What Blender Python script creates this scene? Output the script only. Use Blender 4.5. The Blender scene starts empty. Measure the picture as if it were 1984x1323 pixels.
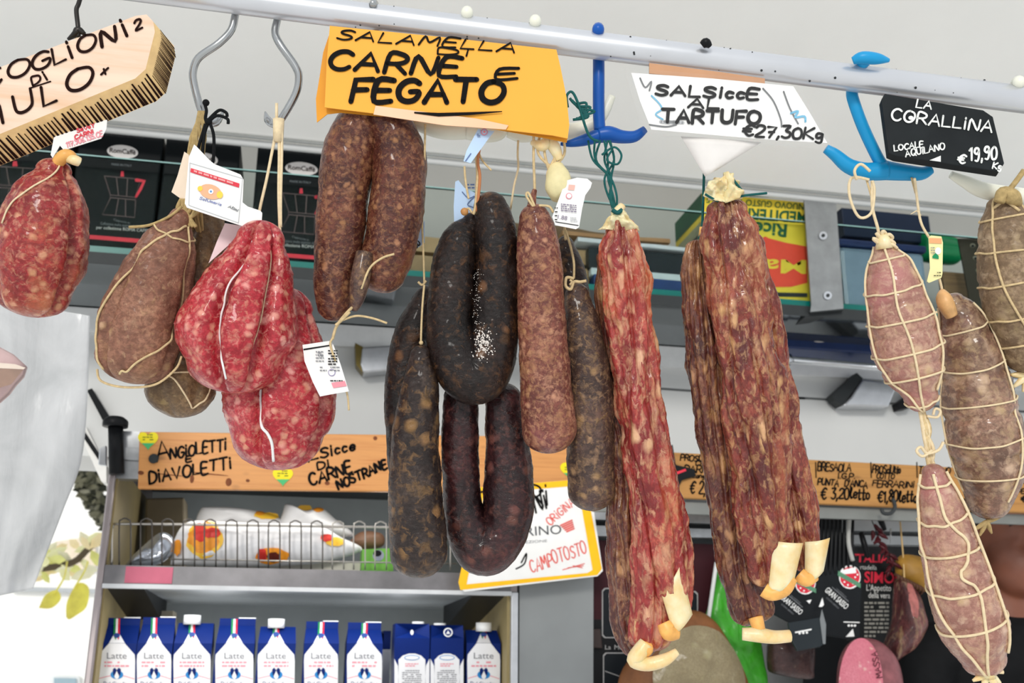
import bpy, bmesh, math, random
from mathutils import Vector as V, Matrix, noise
random.seed(7)
SC = bpy.context.scene
COL = SC.collection
# ------------------------------------------------------------------ camera
W, H, F = 1984.0, 1323.0, 2050.0
PITCH, YAW, ROLL = math.radians(17.3), math.radians(11.5), 0.005
CAM = V((0, 0, 1.5))
FWD = V((math.sin(YAW)*math.cos(PITCH), math.cos(YAW)*math.cos(PITCH), math.sin(PITCH)))
_r0 = V((math.cos(YAW), -math.sin(YAW), 0)); _u0 = _r0.cross(FWD)
RGT = _r0*math.cos(ROLL) + _u0*math.sin(ROLL)
UPV = _u0*math.cos(ROLL) - _r0*math.sin(ROLL)
cd = bpy.data.cameras.new('camera'); co = bpy.data.objects.new('camera', cd); COL.objects.link(co)
cd.sensor_width = 36; cd.lens = F/W*36; cd.clip_start = .02
co.matrix_world = Matrix.Translation(CAM) @ Matrix((RGT, UPV, -FWD)).transposed().to_4x4()
cd.dof.use_dof = True; cd.dof.focus_distance = .86; cd.dof.aperture_fstop = 14
SC.camera = co
# ------------------------------------------------------------------ world, lights, exposure
wd = bpy.data.worlds.new('world'); SC.world = wd; wd.use_nodes = True
bg = wd.node_tree.nodes['Background']; bg.inputs[0].default_value = (.93, .965, 1, 1); bg.inputs[1].default_value = .92
def lamp(name, typ, loc, tgt, energy, color=(1, 1, 1), size=1, size_y=None, angle=None):
    d = bpy.data.lights.new(name, typ); d.energy = energy; d.color = color
    if typ == 'AREA':
        d.size = size
        if size_y: d.shape = 'RECTANGLE'; d.size_y = size_y
    if angle is not None: d.angle = angle
    o = bpy.data.objects.new(name, d); COL.objects.link(o); o.location = loc
    o.rotation_euler = (V(tgt)-V(loc)).to_track_quat('-Z', 'Y').to_euler()
    return o
lamp('hazy_sun', 'SUN', (-1.2, -3, 3.0), (.2, 1.2, 1.6), 1.6, (1, .965, .91), angle=math.radians(13))
SC.view_settings.view_transform = 'Standard'; SC.view_settings.look = 'None'
SC.view_settings.gamma = 1; SC.view_settings.use_curve_mapping = False
SC.view_settings.exposure = 0.0
# ------------------------------------------------------------------ projection helpers
def ray(x, y): return FWD + RGT*((x-W/2)/F) - UPV*((y-H/2)/F)
def P(x, y, D): return CAM + ray(x, y)*D
def PY(x, y, Y):
    r = ray(x, y); return CAM + r*(Y/r.y)
def DY(x, y, Y): return Y/ray(x, y).y
def PZ(x, y, Z):
    r = ray(x, y); return CAM + r*((Z-CAM.z)/r.z)
class Pl:
    """a plane through three (px, py, depth) points; at() puts a photo point on it, n faces the viewer"""
    def __init__(s, *q):
        a, b, c = [P(*k) if not isinstance(k, V) else k for k in q]
        s.o = a; s.n = (b-a).cross(c-a).normalized()
        if s.n.dot(CAM-a) < 0: s.n = -s.n
    def at(s, x, y, off=0.0):
        r = ray(x, y); t = (s.o-CAM).dot(s.n)/r.dot(s.n)
        return CAM + r*t + s.n*off
class YPl(Pl):
    def __init__(s, Y): s.o = V((0, Y, 0)); s.n = V((0, -1, 0))
# ------------------------------------------------------------------ materials
def L(c):
    if isinstance(c, str):
        c = c.lstrip('#'); c = [int(c[i:i+2], 16) for i in (0, 2, 4)]
    return tuple(((v/255)/12.92 if v/255 <= .04045 else ((v/255+.055)/1.055)**2.4) for v in c) + (1,)
class NT:
    def __init__(s, name):
        s.m = bpy.data.materials.new(name); s.m.use_nodes = True; s.t = s.m.node_tree
        s.b = s.t.nodes['Principled BSDF']; s.co = None
    def n(s, typ, **kw):
        nd = s.t.nodes.new(typ)
        for k, v in kw.items():
            if hasattr(nd, k) and not k[0].isupper(): setattr(nd, k, v)
            else: nd.inputs[k.replace('_', ' ')].default_value = v
        return nd
    def l(s, a, b): s.t.links.new(a, b)
    def coord(s, scale=(1, 1, 1)):
        tc = s.n('ShaderNodeTexCoord'); mp = s.n('ShaderNodeMapping'); mp.inputs['Scale'].default_value = scale
        s.l(tc.outputs['Object'], mp.inputs['Vector']); return mp.outputs[0]
    def noise(s, vec, scale, detail=3, rough=.55, dist=0):
        nd = s.n('ShaderNodeTexNoise'); nd.inputs['Scale'].default_value = scale; nd.inputs['Detail'].default_value = detail
        nd.inputs['Roughness'].default_value = rough; nd.inputs['Distortion'].default_value = dist
        s.l(vec, nd.inputs['Vector']); return nd.outputs['Fac']
    def ramp(s, fac, stops):
        r = s.n('ShaderNodeValToRGB'); e = r.color_ramp.elements
        while len(e) < len(stops): e.new(.5)
        for k, (p, c) in zip(e, stops):
            k.position = p; k.color = c if not isinstance(c, (int, float)) else (c, c, c, 1)
        s.l(fac, r.inputs[0]); return r.outputs[0]
    def mix(s, fac, a, b, typ='MIX'):
        m = s.n('ShaderNodeMix', data_type='RGBA', blend_type=typ)
        for sock, v in ((m.inputs[0], fac), (m.inputs[6], a), (m.inputs[7], b)):
            if isinstance(v, bpy.types.NodeSocket): s.l(v, sock)
            else: sock.default_value = v
        return m.outputs[2]
    def math(s, op, a, b=None):
        m = s.n('ShaderNodeMath', operation=op)
        for sock, v in zip(m.inputs, (a, b)):
            if v is None: continue
            if isinstance(v, bpy.types.NodeSocket): s.l(v, sock)
            else: sock.default_value = v
        return m.outputs[0]
    def bump(s, h, strength=.3, dist=.001):
        b = s.n('ShaderNodeBump'); b.inputs['Strength'].default_value = strength; b.inputs['Distance'].default_value = dist
        s.l(h, b.inputs['Height']); s.l(b.outputs[0], s.b.inputs['Normal'])
    def set(s, **kw):
        for k, v in kw.items(): s.b.inputs[k.replace('_', ' ')].default_value = v
_mc = {}
def flat(name, c, rough=.5, metal=0.0, var=.06, scale=30, bump=0, trans=0, ior=1.45, alpha=None, spec=None, sheen=0, em=None):
    if spec is None and metal == 0 and not trans: spec = .16 if max(L(c)[:3]) < .05 else .32
    """plain surface with a faint procedural variation of its own colour"""
    if name in _mc: return _mc[name]
    t = NT(name); col = L(c); vec = t.coord()
    nz = t.noise(vec, scale, 4)
    lo = tuple(max(0, v*(1-var)) for v in col[:3])+(1,); hi = tuple(min(1, v*(1+var)) for v in col[:3])+(1,)
    t.l(t.ramp(nz, [(.3, lo), (.7, hi)]), t.b.inputs['Base Color'])
    t.set(Roughness=rough, Metallic=metal)
    if trans: t.set(Transmission_Weight=trans, IOR=ior)
    if alpha is not None: t.set(Alpha=alpha)
    if spec is not None: t.set(Specular_IOR_Level=spec)
    if em: t.set(Emission_Color=L(em[0]), Emission_Strength=em[1])
    if bump: t.bump(t.noise(vec, scale*4, 4), bump, .002)
    _mc[name] = t.m; return t.m
def wood(name, c1, c2, axis=0, rough=.5, knots=True, gs=22):
    if name in _mc: return _mc[name]
    t = NT(name); sc = [gs*6]*3; sc[axis] = gs*.25; vec = t.coord(tuple(sc))
    nz = t.noise(vec, 1, 6, .65, .6); v2 = t.coord()
    colr = t.ramp(nz, [(.3, L(c2)), (.48, L(c1)), (.75, L([min(255, v*1.05) for v in c1]))])
    if knots:
        s2 = [17]*3; s2[axis] = 9; vo = t.n('ShaderNodeTexVoronoi'); vo.inputs['Scale'].default_value = 1
        t.l(t.coord(tuple(s2)), vo.inputs['Vector'])
        colr = t.mix(t.ramp(vo.outputs['Distance'], [(.05, .75), (.13, 0.0)]), colr, L([v*.45 for v in c2]))
    t.l(colr, t.b.inputs['Base Color']); t.set(Roughness=rough); t.bump(nz, .15, .001)
    _mc[name] = t.m; return t.m
def salami_mat(name, dark, mid, bright, fat, fs=190, frac=.3, stretch=1, rough=.42, bloom=0, bump=.55, mott=26, fatmix=.8, spec=.4, warp=.006, patch=None, crisp=.35, wet=.25):
    """minced meat in a skin: soft marbling at two sizes, a few crisp fat pieces, larger patches of another tone"""
    t = NT(name); vec = t.coord((1, 1, 1.0/stretch))
    wn = t.n('ShaderNodeTexNoise'); wn.inputs['Scale'].default_value = 130; wn.inputs['Detail'].default_value = 3; t.l(vec, wn.inputs['Vector'])
    off = t.n('ShaderNodeVectorMath', operation='MULTIPLY_ADD'); t.l(wn.outputs['Color'], off.inputs[0]); off.inputs[1].default_value = (warp,)*3; t.l(vec, off.inputs[2])
    wv = off.outputs[0]
    base = t.ramp(t.noise(vec, mott, 6, .65), [(.34, L(dark)), (.5, L(mid)), (.66, L(bright))])
    base = t.mix(t.ramp(t.noise(wv, 300, 4, .7), [(.42, .65), (.6, 0.0)]), base, L(dark))
    if patch: base = t.mix(t.ramp(t.noise(vec, 13, 3, .5, .4), [(.52, 0.0), (.66, .75)]), base, L(patch))
    k = frac
    f1 = t.ramp(t.noise(wv, fs*1.35, 3, .6, .5), [(.66-.36*k, 0.0), (.82-.36*k, 1.0)])
    f2 = t.ramp(t.noise(wv, fs*.62, 4, .6, .3), [(.69-.34*k, 0.0), (.86-.34*k, 1.0)])
    vo = t.n('ShaderNodeTexVoronoi'); vo.inputs['Scale'].default_value = fs*.8; t.l(wv, vo.inputs['Vector'])
    sp = t.n('ShaderNodeSeparateColor'); t.l(vo.outputs['Color'], sp.inputs[0])
    f3 = t.math('MULTIPLY', t.ramp(sp.outputs[0], [(1-crisp*k-.04, 0.0), (1-crisp*k, 1.0)]), t.ramp(vo.outputs['Distance'], [(.22, 1.0), (.55, 0.0)]))
    fm = t.math('MAXIMUM', t.math('MULTIPLY', f1, .62), t.math('MAXIMUM', t.math('MULTIPLY', f2, .72), f3))
    fcol = t.mix(t.ramp(t.noise(vec, 60, 3), [(.38, 0.0), (.62, 1.0)]), L(fat), L([v*.9 for v in fat[:2]]+[fat[2]*.78]))
    c = t.mix(t.math('MULTIPLY', fm, fatmix), base, fcol)
    if bloom:
        bl = t.ramp(t.noise(vec, 34, 8, .75), [(.62-.1*bloom, 0.0), (.74, .8*bloom)])
        c = t.mix(bl, c, L((214, 205, 195)))
    t.l(c, t.b.inputs['Base Color'])
    wr = t.noise(t.coord((1, 1, 2.2/stretch**2)), 150, 5, .68, .5)
    h = t.math('ADD', t.math('MULTIPLY', fm, .35), t.math('MULTIPLY', wr, 1.3))
    t.bump(h, bump, .0022)
    r = t.ramp(t.noise(vec, 90, 4), [(.35, max(.05, rough-.16)), (.66, rough+.18)]); t.l(r, t.b.inputs['Roughness'])
    t.set(Specular_IOR_Level=spec*.7, Coat_Weight=wet, Coat_Roughness=.1)
    return t.m
# ------------------------------------------------------------------ objects, names, labels
WL = {}
def thing(name, label, cat, loc, group=None, kind=None):
    o = bpy.data.objects.new(name, None); COL.objects.link(o); o.location = loc; o.empty_display_size = .02
    WL[o] = V(loc); tag(o, label, cat, group, kind); return o
def tag(o, label=None, cat=None, group=None, kind=None):
    if label: o['label'] = label
    if cat: o['category'] = cat
    if group: o['group'] = group
    if kind: o['kind'] = kind
    return o
class MB:
    """collects geometry in world space and links it as ONE mesh object"""
    def __init__(s): s.v = []; s.f = []; s.m = []; s.mats = []; s.sm = []
    def mi(s, mat):
        if mat not in s.mats: s.mats.append(mat)
        return s.mats.index(mat)
    def add(s, vs, fs, mat, smooth=False):
        b = len(s.v); s.v += [V(v) for v in vs]; k = s.mi(mat)
        for f in fs: s.f.append([b+i for i in f]); s.m.append(k); s.sm.append(smooth)
    def box(s, x0, x1, y0, y1, z0, z1, mat):
        s.hexa([V((x, y, z)) for z in (z0, z1) for (x, y) in ((x0, y0), (x1, y0), (x1, y1), (x0, y1))], mat)
    def hexa(s, c, mat):
        s.add(c, [(3, 2, 1, 0), (4, 5, 6, 7), (0, 1, 5, 4), (1, 2, 6, 5), (2, 3, 7, 6), (3, 0, 4, 7)], mat)
    def fbox(s, q, Y, depth, mat):
        """front face from four photo points TL TR BR BL on the plane y=Y, going back by depth"""
        a = [PY(x, y, Y) for x, y in q]; b = [p+V((0, depth, 0)) for p in a]
        s.hexa([a[3], a[2], b[2], b[3], a[0], a[1], b[1], b[0]], mat)
    def prism(s, pts, pl, th, mat, off=0.0, shift=None, side=None):
        a = [pl.at(x, y, off) for x, y in pts]; d = -pl.n*th if shift is None else shift
        b = [p+d for p in a]; n = len(a)
        s.add(a+b, [tuple(range(n)), tuple(range(2*n-1, n-1, -1))]+([] if side else [(i, i+n, (i+1) % n+n, (i+1) % n) for i in range(n)]), mat)
        if side: s.add(a+b, [(i, i+n, (i+1) % n+n, (i+1) % n) for i in range(n)], side)
    def tube(s, pts, r, mat, seg=8, sub=6, cap=True, smooth=True):
        rs = r if isinstance(r, (list, tuple)) else [r]*len(pts)
        if sub > 1 and len(pts) > 2:
            q = cat([(*p, k) for p, k in zip(pts, rs)], sub); pts = [V(k[:3]) for k in q]; rs = [max(1e-5, k[3]) for k in q]
        pts = [V(p) for p in pts]; n = len(pts); vs = []; fs = []
        t = (pts[1]-pts[0]).normalized(); nn = t.orthogonal().normalized()
        for i, p in enumerate(pts):
            t = (pts[min(i+1, n-1)]-pts[max(i-1, 0)])
            t = t.normalized() if t.length > 1e-9 else V((0, 0, 1))
            nn = (nn-t*nn.dot(t)); nn = nn.normalized() if nn.length > 1e-6 else t.orthogonal().normalized()
            bb = t.cross(nn)
            vs += [p+(nn*math.cos(2*math.pi*k/seg)+bb*math.sin(2*math.pi*k/seg))*rs[i] for k in range(seg)]
        for i in range(n-1):
            for k in range(seg):
                a = i*seg+k; b = i*seg+(k+1) % seg; fs.append((a, b, b+seg, a+seg))
        if cap: fs += [tuple(range(seg-1, -1, -1)), tuple(range((n-1)*seg, n*seg))]
        s.add(vs, fs, mat, smooth)
    def ball(s, c, r, mat, u=12, v=8, squash=(1, 1, 1)):
        vs = []; fs = []
        for j in range(v+1):
            th = math.pi*j/v
            for i in range(u):
                ph = 2*math.pi*i/u
                vs.append(V(c)+V((math.sin(th)*math.cos(ph)*r*squash[0], math.sin(th)*math.sin(ph)*r*squash[1], math.cos(th)*r*squash[2])))
        for j in range(v):
            for i in range(u):
                a = j*u+i; b = j*u+(i+1) % u; fs.append((a, a+u, b+u, b))
        s.add(vs, fs, mat, True)
    def sheet(s, c, mat, nu=10, nv=8, bulge=None, th=.0003, smooth=True):
        """thin curved sheet from 4 corners TL TR BR BL given as (px, py, depth); bulge(u, v) moves it towards the viewer (m)"""
        q = [P(*k) if not isinstance(k, V) else k for k in c]; nrm = (q[1]-q[0]).cross(q[3]-q[0]).normalized()
        if nrm.dot(CAM-q[0]) < 0: nrm = -nrm
        vs = []; g = lambda u, v: q[0].lerp(q[1], u).lerp(q[3].lerp(q[2], u), v)
        for k in (0, 1):
            for j in range(nv+1):
                for i in range(nu+1):
                    u, w = i/nu, j/nv
                    vs.append(g(u, w)+nrm*((bulge(u, w) if bulge else 0)-k*th))
        fs = []; N = (nu+1)*(nv+1); R = nu+1
        for j in range(nv):
            for i in range(nu):
                a = j*R+i; fs += [(a, a+1, a+R+1, a+R), (N+a, N+a+R, N+a+R+1, N+a+1)]
        ed = [i for i in range(nu)]; loop = [i for i in range(R)]+[j*R+nu for j in range(1, nv+1)]+[nv*R+i for i in range(nu-1, -1, -1)]+[j*R for j in range(nv-1, 0, -1)]
        for a, b in zip(loop, loop[1:]+loop[:1]): fs.append((a, a+N, b+N, b))
        s.add(vs, fs, mat, smooth)
    def crumple(s, c, mat, amp=.004, seed=0, th=.0008, curl=0, n=14):
        s.sheet(c, mat, n, n, lambda u, v: amp*(noise.noise(V((u*2.2+seed, v*2.2, seed)))+.5*noise.noise(V((u*6+seed, v*6, seed))))+curl*math.sin(math.pi*u), th)
    def ribbon(s, pts, w, pl, mat, off=.0004):
        """a flat pen stroke of w photo pixels lying on the plane pl"""
        n = len(pts); vs = []; fs = []
        ws = w if isinstance(w, (list, tuple)) else [w]*n
        for i, (x, y) in enumerate(pts):
            x0, y0 = pts[max(0, i-1)]; x1, y1 = pts[min(n-1, i+1)]
            dx, dy = x1-x0, y1-y0; d = math.hypot(dx, dy) or 1; k = ws[i]/2
            vs += [pl.at(x-dy/d*k, y+dx/d*k, off), pl.at(x+dy/d*k, y-dx/d*k, off)]
        fs = [(2*i, 2*i+1, 2*i+3, 2*i+2) for i in range(n-1)]
        s.add(vs, fs, mat)
        for i in (0, n-1):
            x, y = pts[i]; k = ws[i]/2
            s.add([pl.at(x+k*math.cos(a*math.pi/4), y+k*math.sin(a*math.pi/4), off) for a in range(8)], [tuple(range(8))], mat)
    def disc(s, c, rx, ry, pl, mat, off=.0004, n=20, a=0.0):
        ca, sa = math.cos(a), math.sin(a)
        pts = [(rx*math.cos(2*math.pi*k/n), ry*math.sin(2*math.pi*k/n)) for k in range(n)]
        s.add([pl.at(c[0]+x*ca-y*sa, c[1]+x*sa+y*ca, off) for x, y in pts], [tuple(range(n))], mat)
    def poly(s, pts, pl, mat, off=.0004):
        s.add([pl.at(x, y, off) for x, y in pts], [tuple(range(len(pts)))], mat)
    def build(s, name, parent=None, label=None, cat=None, group=None, kind=None, bevel=0, loc=None):
        me = bpy.data.meshes.new(name)
        if parent is not None: o0 = WL[parent]
        elif loc is not None: o0 = V(loc)
        else:
            o0 = V([(min(v[i] for v in s.v)+max(v[i] for v in s.v))/2 for i in range(3)]); o0.z = min(v[2] for v in s.v)
        me.from_pydata([v-o0 for v in s.v], [], s.f)
        for m in s.mats: me.materials.append(m)
        me.polygons.foreach_set('material_index', s.m); me.polygons.foreach_set('use_smooth', s.sm)
        bm = bmesh.new(); bm.from_mesh(me)
        bmesh.ops.recalc_face_normals(bm, faces=bm.faces); bm.to_mesh(me); bm.free(); me.update()
        o = bpy.data.objects.new(name, me); COL.objects.link(o); WL[o] = o0
        if parent is not None: o.parent = parent
        else: o.location = o0
        if bevel:
            b = o.modifiers.new('bevel', 'BEVEL'); b.width = bevel; b.segments = 2; b.limit_method = 'ANGLE'
        return tag(o, label, cat, group, kind)
def cat(pts, sub):
    """Catmull-Rom through tuples of any length"""
    out = []; n = len(pts)
    for i in range(n-1):
        a, b, c, d = pts[max(0, i-1)], pts[i], pts[i+1], pts[min(n-1, i+2)]
        for k in range(sub):
            t = k/sub
            out.append(tuple(.5*((2*q)+(-p+r)*t+(2*p-5*q+4*r-s_)*t*t+(-p+3*q-3*r+s_)*t**3) for p, q, r, s_ in zip(a, b, c, d)))
    return out+[tuple(pts[-1])]
# ------------------------------------------------------------------ lettering
GL = {}
def _g(ch, w, s): GL[ch] = (w, s)
for ch, w, s in [
 ('A', 8, '0,0 4,10 8,0;1.5,3.6 6.5,3.6'), ('B', 6.5, '0,0 0,10 4,10 6,8.6 6,6.6 4,5.4 0,5.2;4,5.3 6.5,4 6.5,1.6 4.5,0 0,0'),
 ('C', 7, '7,8.6 5,10 2.5,9.6 .6,7.5 0,4.5 1,1.6 3,.1 5.4,.3 7,1.8'), ('D', 7, '0,0 0,10 3.5,9.8 6.2,8 7,5 6.2,2 3.5,.2 0,0'),
 ('E', 6, '6,10 .4,10 0,0 6,0;.2,5.2 5,5.2'), ('F', 6, '6.5,10 .4,9.8 0,0;.2,5.2 5,5.4'),
 ('G', 7.5, '7,8.6 5,10 2.4,9.5 .5,7.2 0,4.4 1,1.4 3.2,0 5.6,.4 7,2.2 7.2,4.6 4.2,4.6'), ('H', 7, '0,0 0,10;7,0 7,10;0,5 7,5'),
 ('I', 1.5, '.7,0 .7,10'), ('i', 1.6, '.8,0 .8,7;.8,9.2 .8,10'), ('K', 6.5, '0,0 0,10;6,10 .2,4.6 6.5,0'), ('L', 6, '0,10 0,0 6,0.2'),
 ('M', 8.5, '0,0 1,10 4.2,3.5 7.5,10 8.5,0'), ('N', 7.5, '0,0 .6,10 6.8,.3 7.5,10'),
 ('O', 8, '4,10 1.5,9 0,5.5 .8,1.8 3.4,0 6.3,1 8,4.6 7.2,8.3 4,10'), ('P', 6.5, '0,0 0,10 4.3,10 6.5,8.2 6,5.8 3.5,4.7 0,4.8'),
 ('Q', 8, '4,10 1.5,9 0,5.5 .8,1.8 3.4,0 6.3,1 8,4.6 7.2,8.3 4,10;5,2.5 8.4,-1'), ('R', 7, '0,0 .3,10 4.3,10 6.5,8.2 6,6 3.5,4.9 .2,4.8;3,4.9 7.2,0'),
 ('S', 6.5, '6.3,8.7 4,10 1.2,9.2 .5,7.4 2,5.8 4.8,4.6 6.4,2.8 5.4,.8 3,0 0,1.2'), ('T', 7.5, '0,10 7.5,10;3.8,10 3.6,0'),
 ('U', 7, '0,10 .2,3 1.5,.6 3.6,0 5.6,.8 6.8,3 7,10'), ('V', 7.5, '0,10 3.6,0 7.5,10'), ('Y', 7, '0,10 3.5,5 7,10;3.5,5 3.3,0'), ('Z', 6.5, '0,10 6.5,10 0,0 6.5,0'),
 ('l', 3, '0,3 2,8 1.6,10 .6,9 .8,2 2,0 3,1'), ('o', 4.5, '2.3,6 .3,4.5 .3,1.5 2.3,0 4.2,1.6 4.2,4.4 2.3,6'), ('e', 4.5, '.3,3 4.2,3.3 3.6,5.6 1.6,6 .2,3.6 .8,.8 2.6,0 4.4,1.2'),
 ('t', 4, '1.8,9 1.6,1 2.8,0 4,.8;0,6 4,6'), ('g', 4.5, '4.2,5.5 1.4,6 .3,3.5 1.4,1.6 4,3 4.3,6 4.2,-1.6 2.4,-3 .4,-2'), ('a', 5, '4.4,5.6 1.6,6 .2,3 1.4,.2 3.4,.8 4.4,5.8 4.3,1 5,0'),
 ('c', 4, '4,5.2 1.6,6 .2,3 1.6,0 4,1'), ('n', 4.5, '.2,0 .2,6 .3,4.4 2.2,6 4,4.8 4.3,0'), ('r', 3.6, '.2,0 .3,6 .4,4 2,6 3.6,5.6'), ('m', 7, '.2,0 .2,6 .3,4.5 2,6 3.4,4.6 3.5,0;3.5,4.6 5,6 6.6,4.8 6.8,0'),
 ('0', 6, '3,10 .6,8 0,4.5 1,.8 3,0 5.2,1.2 6,5 5,8.8 3,10'), ('1', 3, '0,7.6 2.4,10 2.2,0'), ('2', 6, '.2,8 2,10 5,9.6 5.8,7.4 4,4.4 0,.2 6,.1'),
 ('3', 5.5, '.2,9.6 5,9.8 2.4,6 5.2,4.4 5,1.2 2.4,0 0,1'), ('7', 5.5, '0,9.8 5.6,10 2,0;1.2,5 4.6,5.4'), ('8', 5.5, '3,5.4 .6,7.6 2.8,10 5,7.8 3,5.4 .2,2.6 2.8,0 5.4,2.4 3,5.4'),
 ('9', 5.5, '5.2,7.6 3,5.4 .4,7 1.6,9.8 4.4,9.8 5.2,7.6 5,3 3.4,0 1,.4'), ('4', 6, '4.4,0 4.4,10 0,3.4 6,3.4'), ('5', 5.5, '5.2,10 .6,9.8 .3,5.6 3.4,6.2 5.4,3.8 4.2,.6 0,.6'), ('6', 5.5, '4.6,9.6 1.4,7 .2,3 2,.2 5,1.4 4.8,4.6 .4,4'),
 ('€', 7, '7,8.8 4.6,10 2,7.8 1.2,5 2,2 4.4,0 7,1.4;-.2,6.2 5.4,6.4;-.2,3.8 5,4'), (',', 1.6, '1,1 .2,-1.8'), ('.', 1.4, '.5,.1 .9,.6'), ("'", 1.5, '.8,10 .6,7.6'), (' ', 4, ''), ('+', 5, '0,5 5,5.6;2.6,8 2.2,2'), ('|', 1, '.5,-4 .5,10'), ('d', 4.5, '4.2,10 4.3,0;4.2,5 2,6 .3,3.4 1.6,.2 4.2,1.4')]:
    _g(ch, w, s)
def write(mb, pl, text, p0, p1, h, w, mat, slant=.12, jit=.06, off=.0006, gap=2.2, seed=1):
    rnd = random.Random(seed); text = [c if c in GL else (c.upper() if c.upper() in GL else '.') for c in text]; tot = sum(GL[c][0]+gap for c in text)-gap
    dx, dy = p1[0]-p0[0], p1[1]-p0[1]; ln = math.hypot(dx, dy); ux, uy = dx/ln, dy/ln; vx, vy = uy, -ux
    k = ln/tot; cx = 0.0
    for c in text:
        wd_, s = GL[c]; jy = rnd.uniform(-jit, jit)*h; js = 1+rnd.uniform(-jit, jit); sl = slant+rnd.uniform(-.05, .05)
        for st in [q for q in s.split(';') if q]:
            pts = []
            for q in st.split():
                a, b = map(float, q.split(',')); yy = b/10*h*js+jy; xx = (cx+a)*k+sl*b/10*h
                pts.append((p0[0]+ux*xx+vx*yy, p0[1]+uy*xx+vy*yy))
            if len(pts) > 3: pts = cat(pts, 4)
            n = len(pts); ws = [w*(1.1-.3*abs(i/(max(1, n-1))-.35)) for i in range(n)]
            mb.ribbon(pts, ws, pl, mat, off+rnd.uniform(0, .00008))
        cx += wd_+gap
def printed(mb, pl, text, p0, p1, h, mat, off=.0005, bold=0.0, shear=0, squeeze=True):
    """printed lettering from p0 to p1 (photo points of the baseline), cap height h photo pixels"""
    cu = bpy.data.curves.new('t', 'FONT'); cu.body = text; cu.size = 1; cu.offset = bold; cu.shear = shear; cu.resolution_u = 3
    ob = bpy.data.objects.new('t', cu); COL.objects.link(ob)
    bpy.context.view_layer.update()
    me = bpy.data.meshes.new_from_object(ob.evaluated_get(bpy.context.evaluated_depsgraph_get()))
    xs = [v.co.x for v in me.vertices]; x0, x1 = min(xs), max(xs); cap = .70
    dx, dy = p1[0]-p0[0], p1[1]-p0[1]; ln = math.hypot(dx, dy); ux, uy = dx/ln, dy/ln; vx, vy = uy, -ux
    kx = ln/(x1-x0); ky = h/cap
    vs = [pl.at(p0[0]+ux*(v.co.x-x0)*kx+vx*v.co.y*ky, p0[1]+uy*(v.co.x-x0)*kx+vy*v.co.y*ky, off) for v in me.vertices]
    mb.add(vs, [tuple(p.vertices) for p in me.polygons], mat)
    bpy.data.objects.remove(ob); bpy.data.meshes.remove(me); bpy.data.curves.remove(cu)
def smallprint(mb, pl, x0, y0, x1, y1, lines, h, mat, seed=0, slope=0.0, fill=.9):
    """rows of print too small to read: short dashes of word length"""
    rnd = random.Random(seed)
    for k in range(lines):
        yb = y0+(y1-y0)*k/max(1, lines-1); x = x0
        while x < x1-2:
            wl = rnd.uniform(2, 7)*h*.5
            if rnd.random() < fill:
                xe = min(x+wl, x1); ya, yc = yb+(x-x0)*slope, yb+(xe-x0)*slope
                mb.poly([(x, ya-h/2), (xe, yc-h/2), (xe, yc+h/2), (x, ya+h/2)], pl, mat, .0013)
            x += wl+h*.6
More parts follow.
